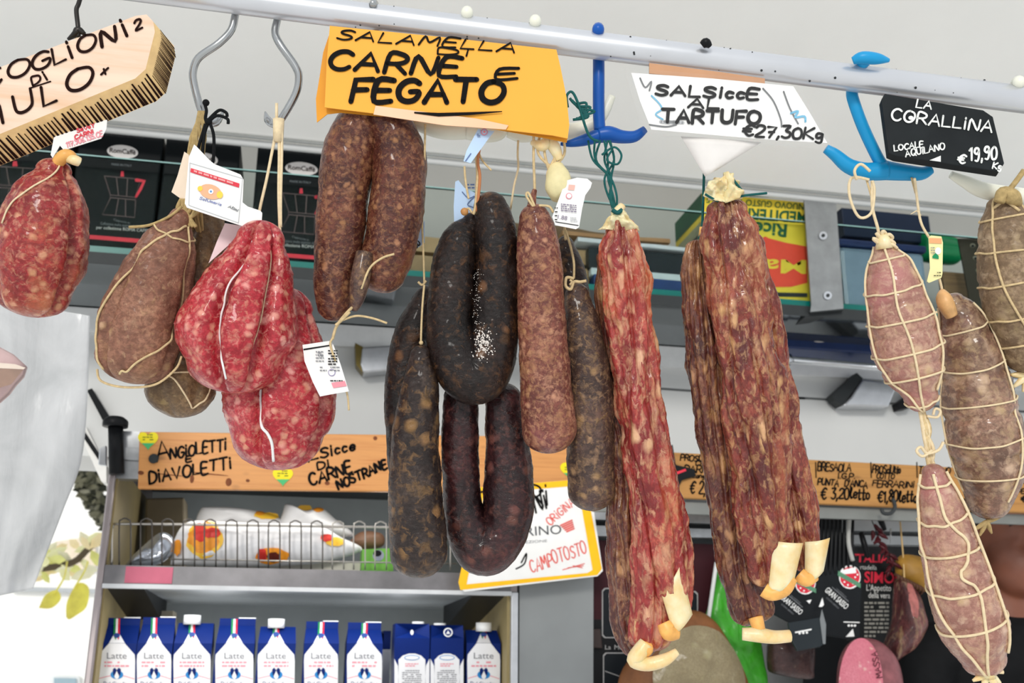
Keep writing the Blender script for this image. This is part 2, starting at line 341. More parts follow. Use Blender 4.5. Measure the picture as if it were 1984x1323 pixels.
# ------------------------------------------------------------------ sausages
class Saus:
    def __init__(s, path, D, mat, seed=1, n=80, lobes=(), ridge=0.0, ridge_k=2.2, lump=.05, fine=.022, rings=(), cap0=.8, cap1=.8, step=.0014, flat_=1.0):
        pts = []
        for p in path:
            x, y, r = p[:3]; dz = p[3] if len(p) > 3 else 0
            c = P(x, y, D+dz); pts.append((c.x, c.y, c.z, r*(D+dz)/F))
        q = cat(pts, 14)
        d = [0.0]
        for a, b in zip(q, q[1:]): d.append(d[-1]+(V(b[:3])-V(a[:3])).length)
        N = max(8, int(d[-1]/step)); C = []; R = []; j = 0
        for i in range(N+1):
            t = d[-1]*i/N
            while j < len(d)-2 and d[j+1] < t: j += 1
            k = (t-d[j])/max(1e-9, d[j+1]-d[j]); C.append(V(q[j][:3]).lerp(V(q[j+1][:3]), k)); R.append(q[j][3]+(q[j+1][3]-q[j][3])*k)
        t0 = (C[1]-C[0]).normalized(); t1 = (C[-1]-C[-2]).normalized(); m = 9; r0, r1 = R[0], R[-1]
        pre = [(C[0]-t0*r0*cap0*math.sin(a), r0*max(.02, math.cos(a))) for a in [math.pi/2*(1-k/m)*.985 for k in range(m)]]
        post = [(C[-1]+t1*r1*cap1*math.sin(a), r1*max(.02, math.cos(a))) for a in [math.pi/2*((k+1)/m)*.985 for k in range(m)]]
        C = [p for p, _ in pre]+C+[p for p, _ in post]; R = [r for _, r in pre]+R+[r for _, r in post]
        s.C, s.R = C, R; M = len(C); s.N = []; s.B = []; s.T = []
        nn = (CAM-C[0])
        for i in range(M):
            t = (C[min(i+1, M-1)]-C[max(0, i-1)]).normalized(); nn = (nn-t*nn.dot(t)).normalized()
            s.T.append(t); s.N.append(nn.copy()); s.B.append(t.cross(nn))
        s.d = [0.0]
        for a, b in zip(C, C[1:]): s.d.append(s.d[-1]+(b-a).length)
        s.lobes, s.rings, s.ridge, s.rk, s.lump, s.fine, s.seed, s.flat = lobes, rings, ridge, ridge_k, lump, fine, seed*7.31, flat_
        vs = []; fs = []
        for i in range(M):
            for k in range(n): vs.append(s.pt(i, 2*math.pi*k/n))
        for i in range(M-1):
            for k in range(n):
                a = i*n+k; b = i*n+(k+1) % n; fs.append((a, b, b+n, a+n))
        fs += [tuple(range(n-1, -1, -1)), tuple(range((M-1)*n, M*n))]
        s.vs, s.fs, s.mat = vs, fs, mat
    def pt(s, i, th, lift=0.0, smooth=False):
        """surface point of ring i; th=0 faces the viewer, positive th turns to the viewer's right"""
        r = s.R[i]; ct, st = math.cos(th), math.sin(th); k = 1.0; rm = max(s.R)
        for (a0, amp, wdt, *dr) in s.lobes:
            a = (th-(a0+(dr[0]*i/len(s.C) if dr else 0))+math.pi) % (2*math.pi)-math.pi
            k -= amp*math.exp(-(a/wdt)**2)
        t = i/(len(s.C)-1)
        for (tr, amp) in s.rings: k -= amp*math.exp(-((t-tr)/.014)**2)
        sd = s.seed; dd = s.d[i]
        e = r*k
        if not smooth:
            fadeR = min(1.0, r/(rm*.5))
            q = V((ct*r*38+sd, st*r*38, dd*38)); e += rm*s.lump*(noise.noise(q)+.5*noise.noise(q*2.1))*fadeR*1.3
            q2 = V((ct*r*170+sd, st*r*170, dd*230)); e += rm*s.fine*(noise.noise(q2)+.6*noise.noise(q2*2.2))*fadeR
            if s.ridge:
                tw = th+dd*1.5*math.sin(sd); c2, s2 = math.cos(tw), math.sin(tw)
                q = V((c2*s.rk+sd, s2*s.rk, dd*7)); v = noise.noise(q); w = noise.noise(V((c2*s.rk*2.1, s2*s.rk*2.1+sd, dd*16)))
                e += rm*s.ridge*(min(1.0, abs(v)*3.0)*.8+min(1.0, abs(w)*3.0)*.35-.75)*fadeR
                q3 = V((ct*r*110+sd, st*r*110, dd*45)); e += rm*s.ridge*.3*noise.noise(q3)*fadeR
        dirv = s.N[i]*ct*s.flat-s.B[i]*st
        return s.C[i]+dirv*(e+lift)
    def at(s, t): return int(round(t*(len(s.C)-1)))
    def mesh(s, mb): mb.add(s.vs, s.fs, s.mat, True)
    def line(s, mb, pts, r, mat, lift=.0004, sub=5):
        """a string lying on the skin through (t, theta in degrees)"""
        q = cat([tuple(p) for p in pts], 4)
        mb.tube([s.pt(max(0, min(len(s.C)-1, s.at(t))), math.radians(a), lift+r*.5) for t, a in q], r, mat, 7, 4)
    def ring(s, mb, t, r, mat, tilt=0, a0=0, a1=360, lift=.0003):
        mb.tube([s.pt(max(0, min(len(s.C)-1, s.at(t+tilt*math.cos(math.radians(a))))), math.radians(a), lift+r*.5) for a in range(a0, a1+1, 20)], r, mat, 7, 4)
# ================================================================== setting: ceiling, walls, window opening
YF, YS, YL, YB = 1.90, 1.90, 2.217, 2.42
M_white = flat('white_panel', (208, 209, 207), .45, var=.03, scale=5)
M_ceil = flat('ceiling_paint', (247, 246, 241), .5, var=.03, scale=4)
M_wallgrey = flat('recess_paint', (164, 164, 160), .6, var=.04, scale=6)
M_steel = flat('brushed_steel', (176, 178, 180), .34, .9, var=.12, scale=60)
M_alu = flat('aluminium', (205, 207, 210), .3, .85, var=.08, scale=40)
M_chrome = flat('chrome', (215, 217, 220), .12, 1, var=.04)
M_dark = flat('dark_grey', (52, 55, 56), .5)
M_black = flat('black_plastic', (20, 21, 23), .42)
M_rubber = flat('black_rubber', (26, 28, 30), .7)
M_ink = flat('black_marker', (14, 12, 12), .6, spec=.08)
M_ink2 = flat('burnt_marker', (36, 18, 14), .7, spec=.08)
M_wht = flat('white_ink', (238, 238, 236), .6)
M_paper = flat('white_paper', (236, 235, 232), .65, var=.03)
M_red = flat('red_print', (214, 48, 66), .55)
M_grey = flat('grey_print', (120, 122, 126), .6)
def struct(mb, name, **k): return mb.build(name, kind='structure', **k)
LE = [PY(-400, 183, 1.88), PY(2500, 468, 1.88)]           # lower edge of the ceiling panel
zc = (LE[0].z+LE[1].z)/2
m = MB(); a, b = LE
a2, b2 = a+V((0, -.75, .26)), b+V((0, -.75, .26)); up = V((0, .012, .02))
m.hexa([a, b, b2, a2, a+up, b+up, b2+up, a2+up], M_ceil); struct(m, 'ceiling')
m = MB(); m.tube([a+V((0, .004, -.006)), b+V((0, .004, -.006))], .0075, M_white, 12, 1)
m.tube([a+V((0, -.012, -.001)), b+V((0, -.012, -.001))], .003, flat('seal_grey', (150, 152, 150)), 8, 1); struct(m, 'trim_1')
ZS = PY(400, 512, YS).z                                    # underside of the glass shelf
m = MB(); m.box(-2.2, 3.4, YL, YL+.03, ZS-.05, zc+.35, M_wallgrey); struct(m, 'wall_back')
m = MB(); m.box(-2.2, 3.4, 1.9, YL, zc+.33, zc+.36, M_wallgrey); struct(m, 'trim_2')
# lower rear wall on the right of the fridge
X_FR = PY(1004, 1240, YF).x; X_FL = PY(186, 1122, YF).x
m = MB(); m.box(X_FR+.005, 3.4, YB, YB+.03, .9, ZS-.3, flat('rear_wall_grey', (122, 124, 124), .6, var=.1, scale=9)); struct(m, 'wall_rear')
# left end of the van: a window opening with rubber seals, looking out
m = MB(); xw = X_FL-.03
pA, pB = PY(100, 640, 2.3), PY(206, 822, 2.3)
m.add([PY(40, 560, 2.34), PY(330, 560, 2.34), PY(330, 880, 2.34), PY(228, 880, 2.34), PY(196, 830, 2.34), PY(110, 690, 2.34)], [tuple(range(6))], M_white)
struct(m, 'wall_left')
pl = YPl(2.2); m = MB()
m.prism([(168, 756), (178, 752), (215, 812), (203, 822)], pl, .016, M_rubber); struct(m, 'trim_3')
m = MB(); m.prism([(154, 836), (160, 830), (196, 884), (190, 890)], pl, .016, M_rubber); struct(m, 'trim_4')
m = MB(); m.prism([(150, 830), (166, 826), (206, 905), (206, 935), (196, 932)], YPl(2.205), .05, flat('window_frame_white', (232, 231, 226), .4)); struct(m, 'window_1')
# outside, seen through the opening: bright wall, ledge, small window, bush, branches
m = MB(); m.box(-4.5, 1.2, 7.0, 7.2, -.5, 6.5, flat('sunlit_wall', (250, 249, 244), .8, var=.01, scale=2)); struct(m, 'wall_outside')
m = MB(); m.box(-9, 9, -12, 12, -.6, -.5, flat('paving', (243, 242, 240), .9, var=.02)); struct(m, 'ground')
pl = YPl(6.98); m = MB(); m.prism([(22, 1137), (192, 1142), (192, 1150), (22, 1145)], pl, .0, flat('ledge_grey', (176, 180, 182), .7), shift=V((0, -.05, 0))); struct(m, 'trim_5')
m = MB(); m.prism([(98, 1308), (155, 1309), (155, 1420), (98, 1420)], pl, 0, flat('outside_window_frame', (225, 228, 228)), shift=V((0, -.04, 0)))
m.prism([(105, 1313), (148, 1314), (148, 1420), (105, 1420)], YPl(6.93), 0, flat('outside_window_glass', (150, 172, 182), .1), shift=V((0, -.01, 0))); struct(m, 'window_2')
m = MB(); m.prism([(110, 1050), (185, 1040), (186, 1105), (112, 1100)], YPl(6.97), 0, flat('stone_beige', (226, 212, 190), .9), shift=V((0, -.03, 0))); struct(m, 'trim_6')
def leaf_cloud(name, label, cat_, outline, Y, n, size, cols, depth=.3, stem=None):
    rnd = random.Random(name); mats = [flat(name+'_leaf_'+str(i), c, .55) for i, c in enumerate(cols)]
    xs = [p[0] for p in outline]; ys = [p[1] for p in outline]
    def inside(x, y):
        r = False
        for (x0, y0), (x1, y1) in zip(outline, outline[1:]+outline[:1]):
            if (y0 > y) != (y1 > y) and x < (x1-x0)*(y-y0)/(y1-y0)+x0: r = not r
        return r
    m = MB(); k = 0
    while k < n:
        x, y = rnd.uniform(min(xs), max(xs)), rnd.uniform(min(ys), max(ys))
        if not inside(x, y): continue
        k += 1; c = PY(x, y, Y+rnd.uniform(0, depth)); a = V((rnd.uniform(-1, 1), rnd.uniform(-.6, .6), rnd.uniform(-1, .5))).normalized(); b = a.cross(V((rnd.uniform(-.3, .3), 1, rnd.uniform(-.3, .3)))).normalized()
        s = size*rnd.uniform(.7, 1.3); nrm = a.cross(b)
        m.add([c-a*s, c-a*s*.3+b*s*.42, c+a*s*.45+b*s*.34, c+a*s, c+a*s*.45-b*s*.34, c-a*s*.3-b*s*.42, c+nrm*s*.12], [(0, 1, 6), (1, 2, 6), (2, 3, 6), (3, 4, 6), (4, 5, 6), (5, 0, 6)], rnd.choice(mats))
    base = PY((min(xs)+max(xs))/2, max(ys), Y)
    r = thing(name, label, cat_, base)
    m.build('foliage', r)
    if stem:
        m = MB(); m.tube([PY(x, y, Y+depth/2) for x, y in stem], .012, flat('bark', (96, 84, 66), .8)); m.build('stem', r)
    return r
leaf_cloud('bush', 'dark leafy bush outside behind the slanted white window frame', 'bush', [(148, 905), (165, 872), (200, 930), (212, 1025), (198, 1025), (146, 940)], 4.4, 460, .022, [(70, 70, 52), (96, 94, 74), (40, 42, 32), (120, 118, 100)], .5, [(172, 920), (186, 960), (216, 1000), (262, 1100), (268, 2400)])
leaf_cloud('tree_branch', 'branch of pale yellow green leaves against the sunlit outside wall', 'branch', [(20, 1100), (60, 1080), (100, 1060), (190, 1040), (198, 1110), (150, 1120), (110, 1112), (40, 1130)], 4.0, 34, .04, [(246, 244, 190), (248, 244, 210), (240, 240, 150), (250, 230, 180)], .3, [(20, 1120), (60, 1105), (140, 1090), (200, 1050), (330, 1080), (420, 1500), (430, 2600)])
for nm, q, lb in (('leaf', [(75, 1178), (88, 1152), (110, 1143), (118, 1160), (100, 1178)], 'yellow leaf left of the larger one below the grey outside ledge'), ('leaf', [(128, 1195), (130, 1165), (150, 1130), (172, 1138), (168, 1175), (148, 1192), (134, 1200)], 'large yellow green leaf hanging beside the steel fridge edge')):
    m = MB(); pl = YPl(3.9); c = (sum(p[0] for p in q)/len(q), sum(p[1] for p in q)/len(q)); ml = flat('yellow_leaf', (238, 222, 96), .5, var=.25, scale=14)
    cc = cat([(*p,) for p in q+[q[0]]], 4)[:-1]; n = len(cc)
    m.add([pl.at(*p) for p in cc]+[pl.at(c[0], c[1], .02)], [(i, (i+1) % n, n) for i in range(n)], ml, True)
    m.tube([pl.at(q[2][0]-4, q[2][1]+8, .01), pl.at(q[2][0]+14, q[2][1]-24, .0), PY(q[2][0]+20, 1088, 4.1)], .003, ml)
    m.build(nm, label=lb, cat='leaf')
# ================================================================== pillows: soft, closed, star-shaped bodies
class Pillow:
    def __init__(s, outline, Y, front, back, mat, c=None, rings=9, amp=.0, nf=20, sub=5, seed=0, power=.5, noff=0):
        s.q = cat([(*p,) for p in outline+[outline[0]]], sub)[:-1] if sub > 1 else outline
        s.c = c or (sum(p[0] for p in s.q)/len(s.q), sum(p[1] for p in s.q)/len(s.q))
        s.Y, s.f, s.bk, s.amp, s.nf, s.seed, s.pw = Y, front, back, amp, nf, seed, power
        n = len(s.q); vs = []; fs = []
        def pt(i, k, sg):
            x = s.c[0]+(s.q[i][0]-s.c[0])*k; y = s.c[1]+(s.q[i][1]-s.c[1])*k
            return s._p(x, y, k, sg)
        for sg in (1, -1):
            b = len(vs); vs.append(s._p(*s.c, 0, sg))
            for r in range(1, rings+1):
                k = math.sin(r/rings*math.pi/2)
                vs += [pt(i, k, sg) for i in range(n)]
            for i in range(n):
                j = (i+1) % n; fs.append((b, b+1+i, b+1+j))
                for r in range(rings-1):
                    o = b+1+r*n; fs.append((o+i, o+n+i, o+n+j, o+j))
        N = 1+rings*n
        for i in range(n):
            j = (i+1) % n; fs.append((N-n+i, N-n+j, 2*N-n+j, 2*N-n+i))
        s.vs, s.fs, s.mat = vs, fs, mat; s.o = PY(*s.c, Y); s.n = V((0, -1, 0))
    def _p(s, x, y, k, sg):
        h = max(0.0, 1-k*k)**s.pw
        p = PY(x, y, s.Y); q = p*s.nf+V((s.seed, 0, 0))
        d = (s.f if sg > 0 else s.bk)*h*(1+(s.amp*noise.noise(q)+s.amp*.5*noise.noise(q*2.3) if s.amp else 0))
        return p+V((0, -sg*d, 0))
    def at(s, x, y, off=0.0):
        dx, dy = x-s.c[0], y-s.c[1]; n = len(s.q); k = 0.0
        if abs(dx)+abs(dy) > 1e-6:
            best = 1e9
            for i in range(n):
                ax, ay = s.q[i][0]-s.c[0], s.q[i][1]-s.c[1]; bx_, by_ = s.q[(i+1) % n][0]-s.c[0], s.q[(i+1) % n][1]-s.c[1]
                ex, ey = bx_-ax, by_-ay; den = dx*ey-dy*ex
                if abs(den) < 1e-9: continue
                t = (ax*ey-ay*ex)/den; u = (ax*dy-ay*dx)/den
                if t > 0 and -1e-6 <= u <= 1+1e-6 and t < best: best = t
            k = min(1.0, 1/best) if best < 1e8 else 1.0
        return s._p(x, y, k, 1)+V((0, -off, 0))
    def mesh(s, mb): mb.add(s.vs, s.fs, s.mat, True)
def blob(mb, pw, c, rx, ry, mat, off=.0012, n=22, rings=4, wob=.12, seed=1):
    """an irregular printed patch following a soft body"""
    rnd = random.Random(seed); rr = [1+rnd.uniform(-wob, wob) for _ in range(n)]
    vs = [pw.at(*c, off)]; fs = []
    for r in range(1, rings+1):
        vs += [pw.at(c[0]+rx*rr[i]*r/rings*math.cos(2*math.pi*i/n), c[1]+ry*rr[i]*r/rings*math.sin(2*math.pi*i/n), off) for i in range(n)]
    for i in range(n):
        j = (i+1) % n; fs.append((0, 1+i, 1+j))
        for r in range(rings-1): o = 1+r*n; fs.append((o+i, o+n+i, o+n+j, o+j))
    mb.add(vs, fs, mat, True)
# ================================================================== glass shelf, locker, rail
M_glass = NT('shelf_glass'); M_glass.set(Base_Color=(.9, .97, .95, 1), Roughness=.02, Transmission_Weight=1.0, IOR=1.02, Alpha=1); M_glass = M_glass.m
M_teal = flat('glass_edge_teal', (0, 98, 90), .3, var=.15, scale=12)
M_mirror = flat('polished_underside', (128, 134, 136), .07, .92, var=.05, scale=8)
r = thing('display_shelf', 'long glass shelf with teal edges above the white locker', 'shelf', V((.2, YS, ZS)))
m = MB(); m.box(-2.1, 3.3, YS, YL, ZS, ZS+.006, M_mirror); m.build('underside_panel', r)
m = MB(); m.box(-2.1, 3.3, YS-.003, YL-.001, ZS+.006, ZS+.0184, M_teal); m.build('glass_plate', r, label='teal glass plate')
zl = PY(700, 352, YS).z
m = MB(); m.box(-2.1, 3.3, YS-.003, YS+.003, ZS+.0185, zl, M_glass); m.build('glass_front', r, label='clear upright glass front')
m = MB(); m.box(-2.1, 3.3, YS-.0032, YS+.0032, zl, zl+.0022, flat('glass_edge_pale', (150, 190, 186), .2)); m.build('glass_rim', r)
m = MB(); m.box(-2.1, 3.3, YS-.005, YS-.003, ZS-.016, ZS+.006, M_dark); m.build('front_rail', r)
ZLB = PY(1500, 938, YL).z
r = thing('overhead_locker', 'white overhead locker with chrome latches below the glass shelf', 'cabinet', V((.4, YL, ZLB)))
m = MB(); m.box(-.85, 3.2, YL, YL+.18, ZLB, ZS-.002, M_white); m.build('body', r)
m = MB(); m.box(-.85, 3.2, YL-.016, YL, ZS-.05, ZS-.002, flat('white_rail', (236, 237, 236), .35)); m.build('upper_rail', r)
def seam(a, b):
    m = MB(); m.prism([a, b, (b[0], b[1]+4), (a[0], a[1]+4)], YPl(YL-.001), .0, flat('seam', (96, 98, 98), .7), shift=V((0, .002, 0))); m.build('door_seam', r)
seam((1150, 742), (1560, 770)); seam((1540, 768), (2300, 815))
for q, side in (([(702, 672), (760, 668), (764, 716), (704, 722), (698, 705)], [(688, 664), (703, 672), (703, 722), (690, 706)]), ([(1650, 768), (1672, 734), (1740, 744), (1722, 788), (1632, 786)], [(1612, 766), (1660, 722), (1672, 733), (1632, 786), (1618, 776)])):
    m = MB(); m.prism(q, YPl(YL-.045), 0, M_alu, shift=V((0, .044, 0))); la = m.build('latch', r, bevel=.004, label='chrome latch')
    m = MB(); m.prism(side, YPl(YL-.04), 0, flat('brass_brown', (120, 104, 52), .35, .6) if side[0][0] < 1000 else M_dark, shift=V((0, .03, 0))); m.build('latch_tongue', la)
m = MB(); m.prism([(1740, 780), (1768, 760), (1772, 772), (1762, 790), (1744, 793)], YPl(YL-.03), 0, M_black, shift=V((0, .028, 0))); m.build('latch_button', la)
r = thing('chrome_rail', 'thin chrome rail with a round end fitting under the shelf bracket', 'rail', PY(1700, 708, 2.085))
m = MB(); m.tube([PY(1512, 695, 2.085), PY(2200, 757, 2.085)], .0085, M_chrome, 14, 1); m.build('rod', r)
m = MB(); m.tube([PY(1505, 694, 2.085), PY(1530, 697, 2.085)], .0135, M_chrome, 16, 1); m.tube([PY(1516, 695, 2.085), PY(1514, 640, 2.085)], .006, M_chrome, 12, 1); m.ball(PY(1514, 650, 2.075), .009, M_chrome); m.build('end_fitting', r)
m = MB(); m.tube([PY(1514, 640, 2.085), PY(1512, 590, 2.085)], .007, M_chrome, 12, 1); m.box(*[PY(1500, 0, 2.085).x, PY(1540, 0, 2.085).x], 2.07, 2.083, PY(1514, 646, 2.085).z, PY(1514, 638, 2.085).z, M_chrome); m.build('clamp', r)
# steel bracket holding the shelf
M_brk = flat('satin_steel', (150, 152, 152), .38, .85, var=.15, scale=25)
r = thing('shelf_bracket', 'bent satin steel bracket with screws at the end of the yellow carton', 'bracket', PY(1590, 600, YS-.02))
m = MB(); pl = YPl(YS-.018)
m.prism([(1558, 386), (1620, 392), (1634, 588), (1572, 590)], pl, .004, M_brk); m.prism([(1572, 590), (1634, 588), (1634, 598), (1570, 604)], YPl(YS-.0185), .003, M_brk); m.build('plate', r)
m = MB(); a, b = PY(1570, 602, YS-.018), PY(1634, 597, YS-.018); c, d = PY(1505, 655, YL-.06), PY(1560, 655, YL-.06)
m.hexa([a, b, d, c, a-V((0, 0, .004)), b-V((0, 0, .004)), d-V((0, 0, .004)), c-V((0, 0, .004))], M_dark); m.build('arm', r, label='dark arm reaching back under the shelf')
for x, y in ((1594, 457), (1603, 573)):
    m = MB(); m.disc((x, y), 8, 8, pl, M_chrome, .0022); m.disc((x, y), 3.5, 3.5, pl, M_dark, .003); m.ball(pl.at(x, y, .0), .0066, M_chrome, squash=(1, .35, 1)); m.build('screw', r)
# ================================================================== things on the glass shelf
ZT = ZS+.0185
M_cof = flat('coffee_box_black', (15, 19, 21), .5, var=.1, scale=8, spec=.1); M_outl = flat('engraved_outline', (104, 82, 82), .5); M_oval = flat('oval_logo', (212, 206, 202), .5)
def on_shelf_q(xl, xr, ytop_l, ytop_r, Y):
    """front face of a box standing on the shelf: left/right photo x, top photo y"""
    a, b = PY(xl, ytop_l, Y), PY(xr, ytop_r, Y); z1 = (a.z+b.z)/2
    return a.x, b.x, z1
def coffee_box(xl, xr, ytl, ytr, label, full=True):
    Y = YS+.03; x0, x1, z1 = on_shelf_q(xl, xr, ytl, ytr, Y)
    r = thing('coffee_box', label, 'box', V(((x0+x1)/2, Y+.08, ZT)), 'black coffee boxes on the glass shelf')
    m = MB(); m.box(x0, x1, Y, Y+.16, ZT, z1, M_cof); m.build('carton', r, bevel=.003)
    w = x1-x0; pl = YPl(Y); m = MB(); cx = (xl+xr)/2; sl = .09; k = (xr-xl)/165
    yy = lambda x, y: y+(x-cx)*sl
    cy0 = 294+(cx-235)*.095
    m.disc((cx, cy0), 31*k, 13, pl, M_oval, .0006, 28, .09)
    printed(m, pl, 'ROMCAFFE\u0300' if False else 'RomCaff\u00e8', (cx-26*k, cy0+1), (cx+26*k, cy0+6), 9, M_ink2, .001, .02)
    printed(m, pl, 'MADE IN ITALY', (cx-22*k, cy0+26), (cx+18*k, cy0+29), 4, M_grey, .0006)
    printed(m, pl, 'CAFFETTIERA PER MOKA', (cx-40*k, cy0-32), (cx+42*k, cy0-25), 4, M_dark, .0006)
    if full:
        ml = cy0+40
        def o(*p): m.ribbon([(cx+x*k, ml+y*.85+x*sl) for x, y in p], 1.6, pl, M_outl, .0006)
        o((-36, 12), (-24, 54), (25, 54), (36, 12), (-36, 12)); o((-24, 54), (-25, 60), (26, 60), (25, 54)); o((-24, 61), (-40, 100), (24, 100), (26, 61)); o((-12, 14), (-8, 54)); o((10, 14), (8, 54)); o((-8, 61), (-14, 100)); o((6, 61), (6, 100))
        m.poly([(cx-4*k, ml+8), (cx+3*k, ml+8), (cx+2*k, ml-2), (cx-3*k, ml-2)], pl, M_red, .0008)
        m.ribbon([(cx+28*k, ml+15), (cx+43*k, ml+17), (cx+36*k, ml+32), (cx+27*k, ml+47)], [7, 7, 5.5, 4.5], pl, M_red, .0008)
        for j, (s_, h_) in enumerate((('Cappuccio in', 4), ('Caffettiera moka express da 3 tazze', 5), ('per collezione ROMA CAFFE', 6))):
            printed(m, pl, s_, (cx-(18, 44, 52)[j]*k, ml+97+j*8-4), (cx+(14, 44, 52)[j]*k, ml+100+j*8), h_, M_grey if j < 2 else M_oval, .0006)
        m.poly([(xl+3, yy(xl, ml+127)), (xr-3, yy(xr, ml+125)), (xr-3, yy(xr, ml+133)), (xl+3, yy(xl, ml+135))], pl, M_red, .0006)
    m.build('front_print', r, label='moka pot drawing, oval logo and red stripe')
coffee_box(-90, 150, 218, 240, 'black coffee box behind the charred wooden sign and red salami')
coffee_box(157, 318, 246, 262, 'black coffee box with moka drawing left of the brown tied salami')
coffee_box(323, 467, 263, 277, 'black coffee box partly hidden behind the white hanging tags')
coffee_box(500, 668, 281, 297, 'black coffee box behind the white strings, right of the grey gap')
def shelf_box(name, label, cat_, xl, xr, yt, Y, depth, mat, group=None, ybot=None, bevel=.002, parent=None):
    x0, x1, z1 = on_shelf_q(xl, xr, yt[0], yt[1], Y); z0 = ZT if ybot is None else PY((xl+xr)/2, ybot, Y).z
    m = MB(); m.box(x0, x1, Y, Y+depth, z0, z1, mat)
    return m.build(name, parent, label, cat_, group, bevel=bevel)
# stack of brown paper sheets and white sheets, folders
M_kraft = flat('kraft_paper', (150, 124, 92), .7, var=.12, scale=9)
rnd = random.Random(3); z = ZT
def flatpack(name, label, cat_, xl, xr, z0, th, Y, depth, mat, group=None, wave=.006, seed=0):
    """a slightly wavy sheet bundle lying on the shelf"""
    x0, x1 = PY(xl, 500, Y).x, PY(xr, 500, Y).x; m = MB(); nx, ny = 24, 6; vs = []; fs = []
    for k in (0, 1):
        for j in range(ny+1):
            for i in range(nx+1):
                u, v = i/nx, j/ny; x = x0+(x1-x0)*u; y = Y+depth*v
                w = wave*(noise.noise(V((x*9+seed, y*7, seed)))+1)*(.6 if k == 0 else 1)
                vs.append(V((x, y, z0+w+k*th)))
    R = nx+1; N = R*(ny+1)
    for j in range(ny):
        for i in range(nx): a = j*R+i; fs += [(a, a+R, a+R+1, a+1), (N+a, N+a+1, N+a+R+1, N+a+R)]
    for i in range(nx): fs += [(i, i+1, N+i+1, N+i), (ny*R+i, N+ny*R+i, N+ny*R+i+1, ny*R+i+1)]
    for j in range(ny): a = j*R; fs += [(a, N+a, N+a+R, a+R), (a+nx, a+R+nx, N+a+R+nx, N+a+nx)]
    m.add(vs, fs, mat, False); return m.build(name, label=label, cat=cat_, group=group)
flatpack('paper_bundle', 'lowest bundle of brown wrapping paper on the glass shelf', 'paper', 790, 1140, ZT+.001, .045, YS+.04, .24, M_kraft, 'brown wrapping paper bundles', .004, 1)
flatpack('paper_bundle', 'middle bundle of brown wrapping paper under the taller one', 'paper', 800, 1150, ZT+.058, .03, YS+.05, .23, flat('kraft_paper_2', (166, 138, 102), .7, var=.1, scale=9), 'brown wrapping paper bundles', .005, 2)
flatpack('paper_bundle', 'topmost bundle of dark brown wrapping paper behind the white printed tag', 'paper', 985, 1228, ZT+.105, .035, YS+.09, .12, flat('kraft_paper_3', (112, 90, 66), .7, var=.12, scale=9), 'brown wrapping paper bundles', .016, 3)
shelf_box('tray_pack', 'dark blue pack with pale rim between the two ridged sausages', 'pack', 1150, 1365, (528, 549), YS+.025, .2, flat('navy_pack', (22, 52, 100), .4))
shelf_box('tray_pack', 'pale grey tray lying on top of the dark blue pack', 'pack', 1145, 1368, (516, 537), YS+.026, .2, flat('pale_tray', (196, 206, 208), .4), ybot=541)
shelf_box('document_tray', 'black tray on the pale grey tray beside the ridged sausages', 'tray', 1140, 1372, (477, 498), YS+.027, .2, flat('black_tray', (34, 40, 44), .4), ybot=528)
flatpack('plastic_sheet', 'crumpled white plastic sheet lying over the black tray', 'sheet', 1120, 1345, PY(1240, 500, YS+.03).z+.019, .006, YS+.025, .2, flat('white_film', (206, 208, 212), .3), None, .006, 5)
flatpack('paper_bundle', 'thin brown paper folder on the crumpled white plastic sheet', 'paper', 1090, 1300, PY(1240, 478, YS+.03).z+.02, .007, YS+.05, .16, flat('kraft_paper_4', (168, 128, 90), .7), 'brown wrapping paper bundles', .003, 6)
# yellow carton lying upside down
Y0 = YS+.012
r = thing('soup_mix_carton', 'yellow food carton with red emblem standing upside down beside the steel bracket', 'box', PY(1440, 575, Y0+.1))
M_yel = flat('carton_yellow', (226, 200, 60), .45); M_grn = flat('carton_green', (18, 84, 52), .45); M_cred = flat('emblem_red', (214, 70, 50), .45)
x0, x1 = PY(1366, 470, Y0).x, PY(1566, 480, Y0).x; zt = PY(1470, 383, Y0).z
m = MB(); m.box(x0, x1, Y0, Y0+.17, ZT, zt, M_yel); m.build('carton', r, bevel=.002)
m = MB(); ex = -.0006
def sd(y, z): return V((x0+ex, Y0+.17*y, ZT+(zt-ZT)*z))
m.add([sd(.02, .8), sd(.98, .8), sd(.98, 1), sd(.02, 1)], [(0, 1, 2, 3)], M_grn); m.add([sd(.1, .1), sd(.9, .1), sd(.9, .74), sd(.1, .74)], [(0, 1, 2, 3)], flat('side_panel_grey', (150, 152, 120), .5))
for k in range(5): m.add([sd(.2, .16+k*.11), sd(.8, .16+k*.11), sd(.8, .2+k*.11), sd(.2, .2+k*.11)], [(0, 1, 2, 3)], M_dark)
for v in m.v[8:]: v.x -= .0004
m.build('side_print', r, label='green and grey side panel')
pl = YPl(Y0); m = MB()
m.poly([(1452, 377), (1490, 379), (1490, 383), (1452, 381)], pl, M_teal, .0007)
printed(m, pl, 'NUOVO GUSTO VEGETALE', (1558, 395), (1369, 381), 12, M_grn, .0008, .015)
printed(m, pl, 'MEDITERRANEE', (1564, 412), (1372, 399), 21, M_grn, .0008, .03)
printed(m, pl, 'Ricette', (1525, 436), (1418, 427), 24, M_grn, .0008, .03)
em = [(1564, 478), (1520, 470), (1490, 462), (1482, 458), (1470, 466), (1440, 482), (1380, 500), (1384, 520), (1396, 548), (1450, 557), (1532, 556), (1564, 548)]
m.add([pl.at(x, y, .0007) for x, y in em]+[pl.at(1470, 520, .0007)], [(k, (k+1) % len(em), len(em)) for k in range(len(em))], M_cred)
printed(m, pl, 'Maggi', (1562, 505), (1402, 501), 26, M_yel, .0012, .02)
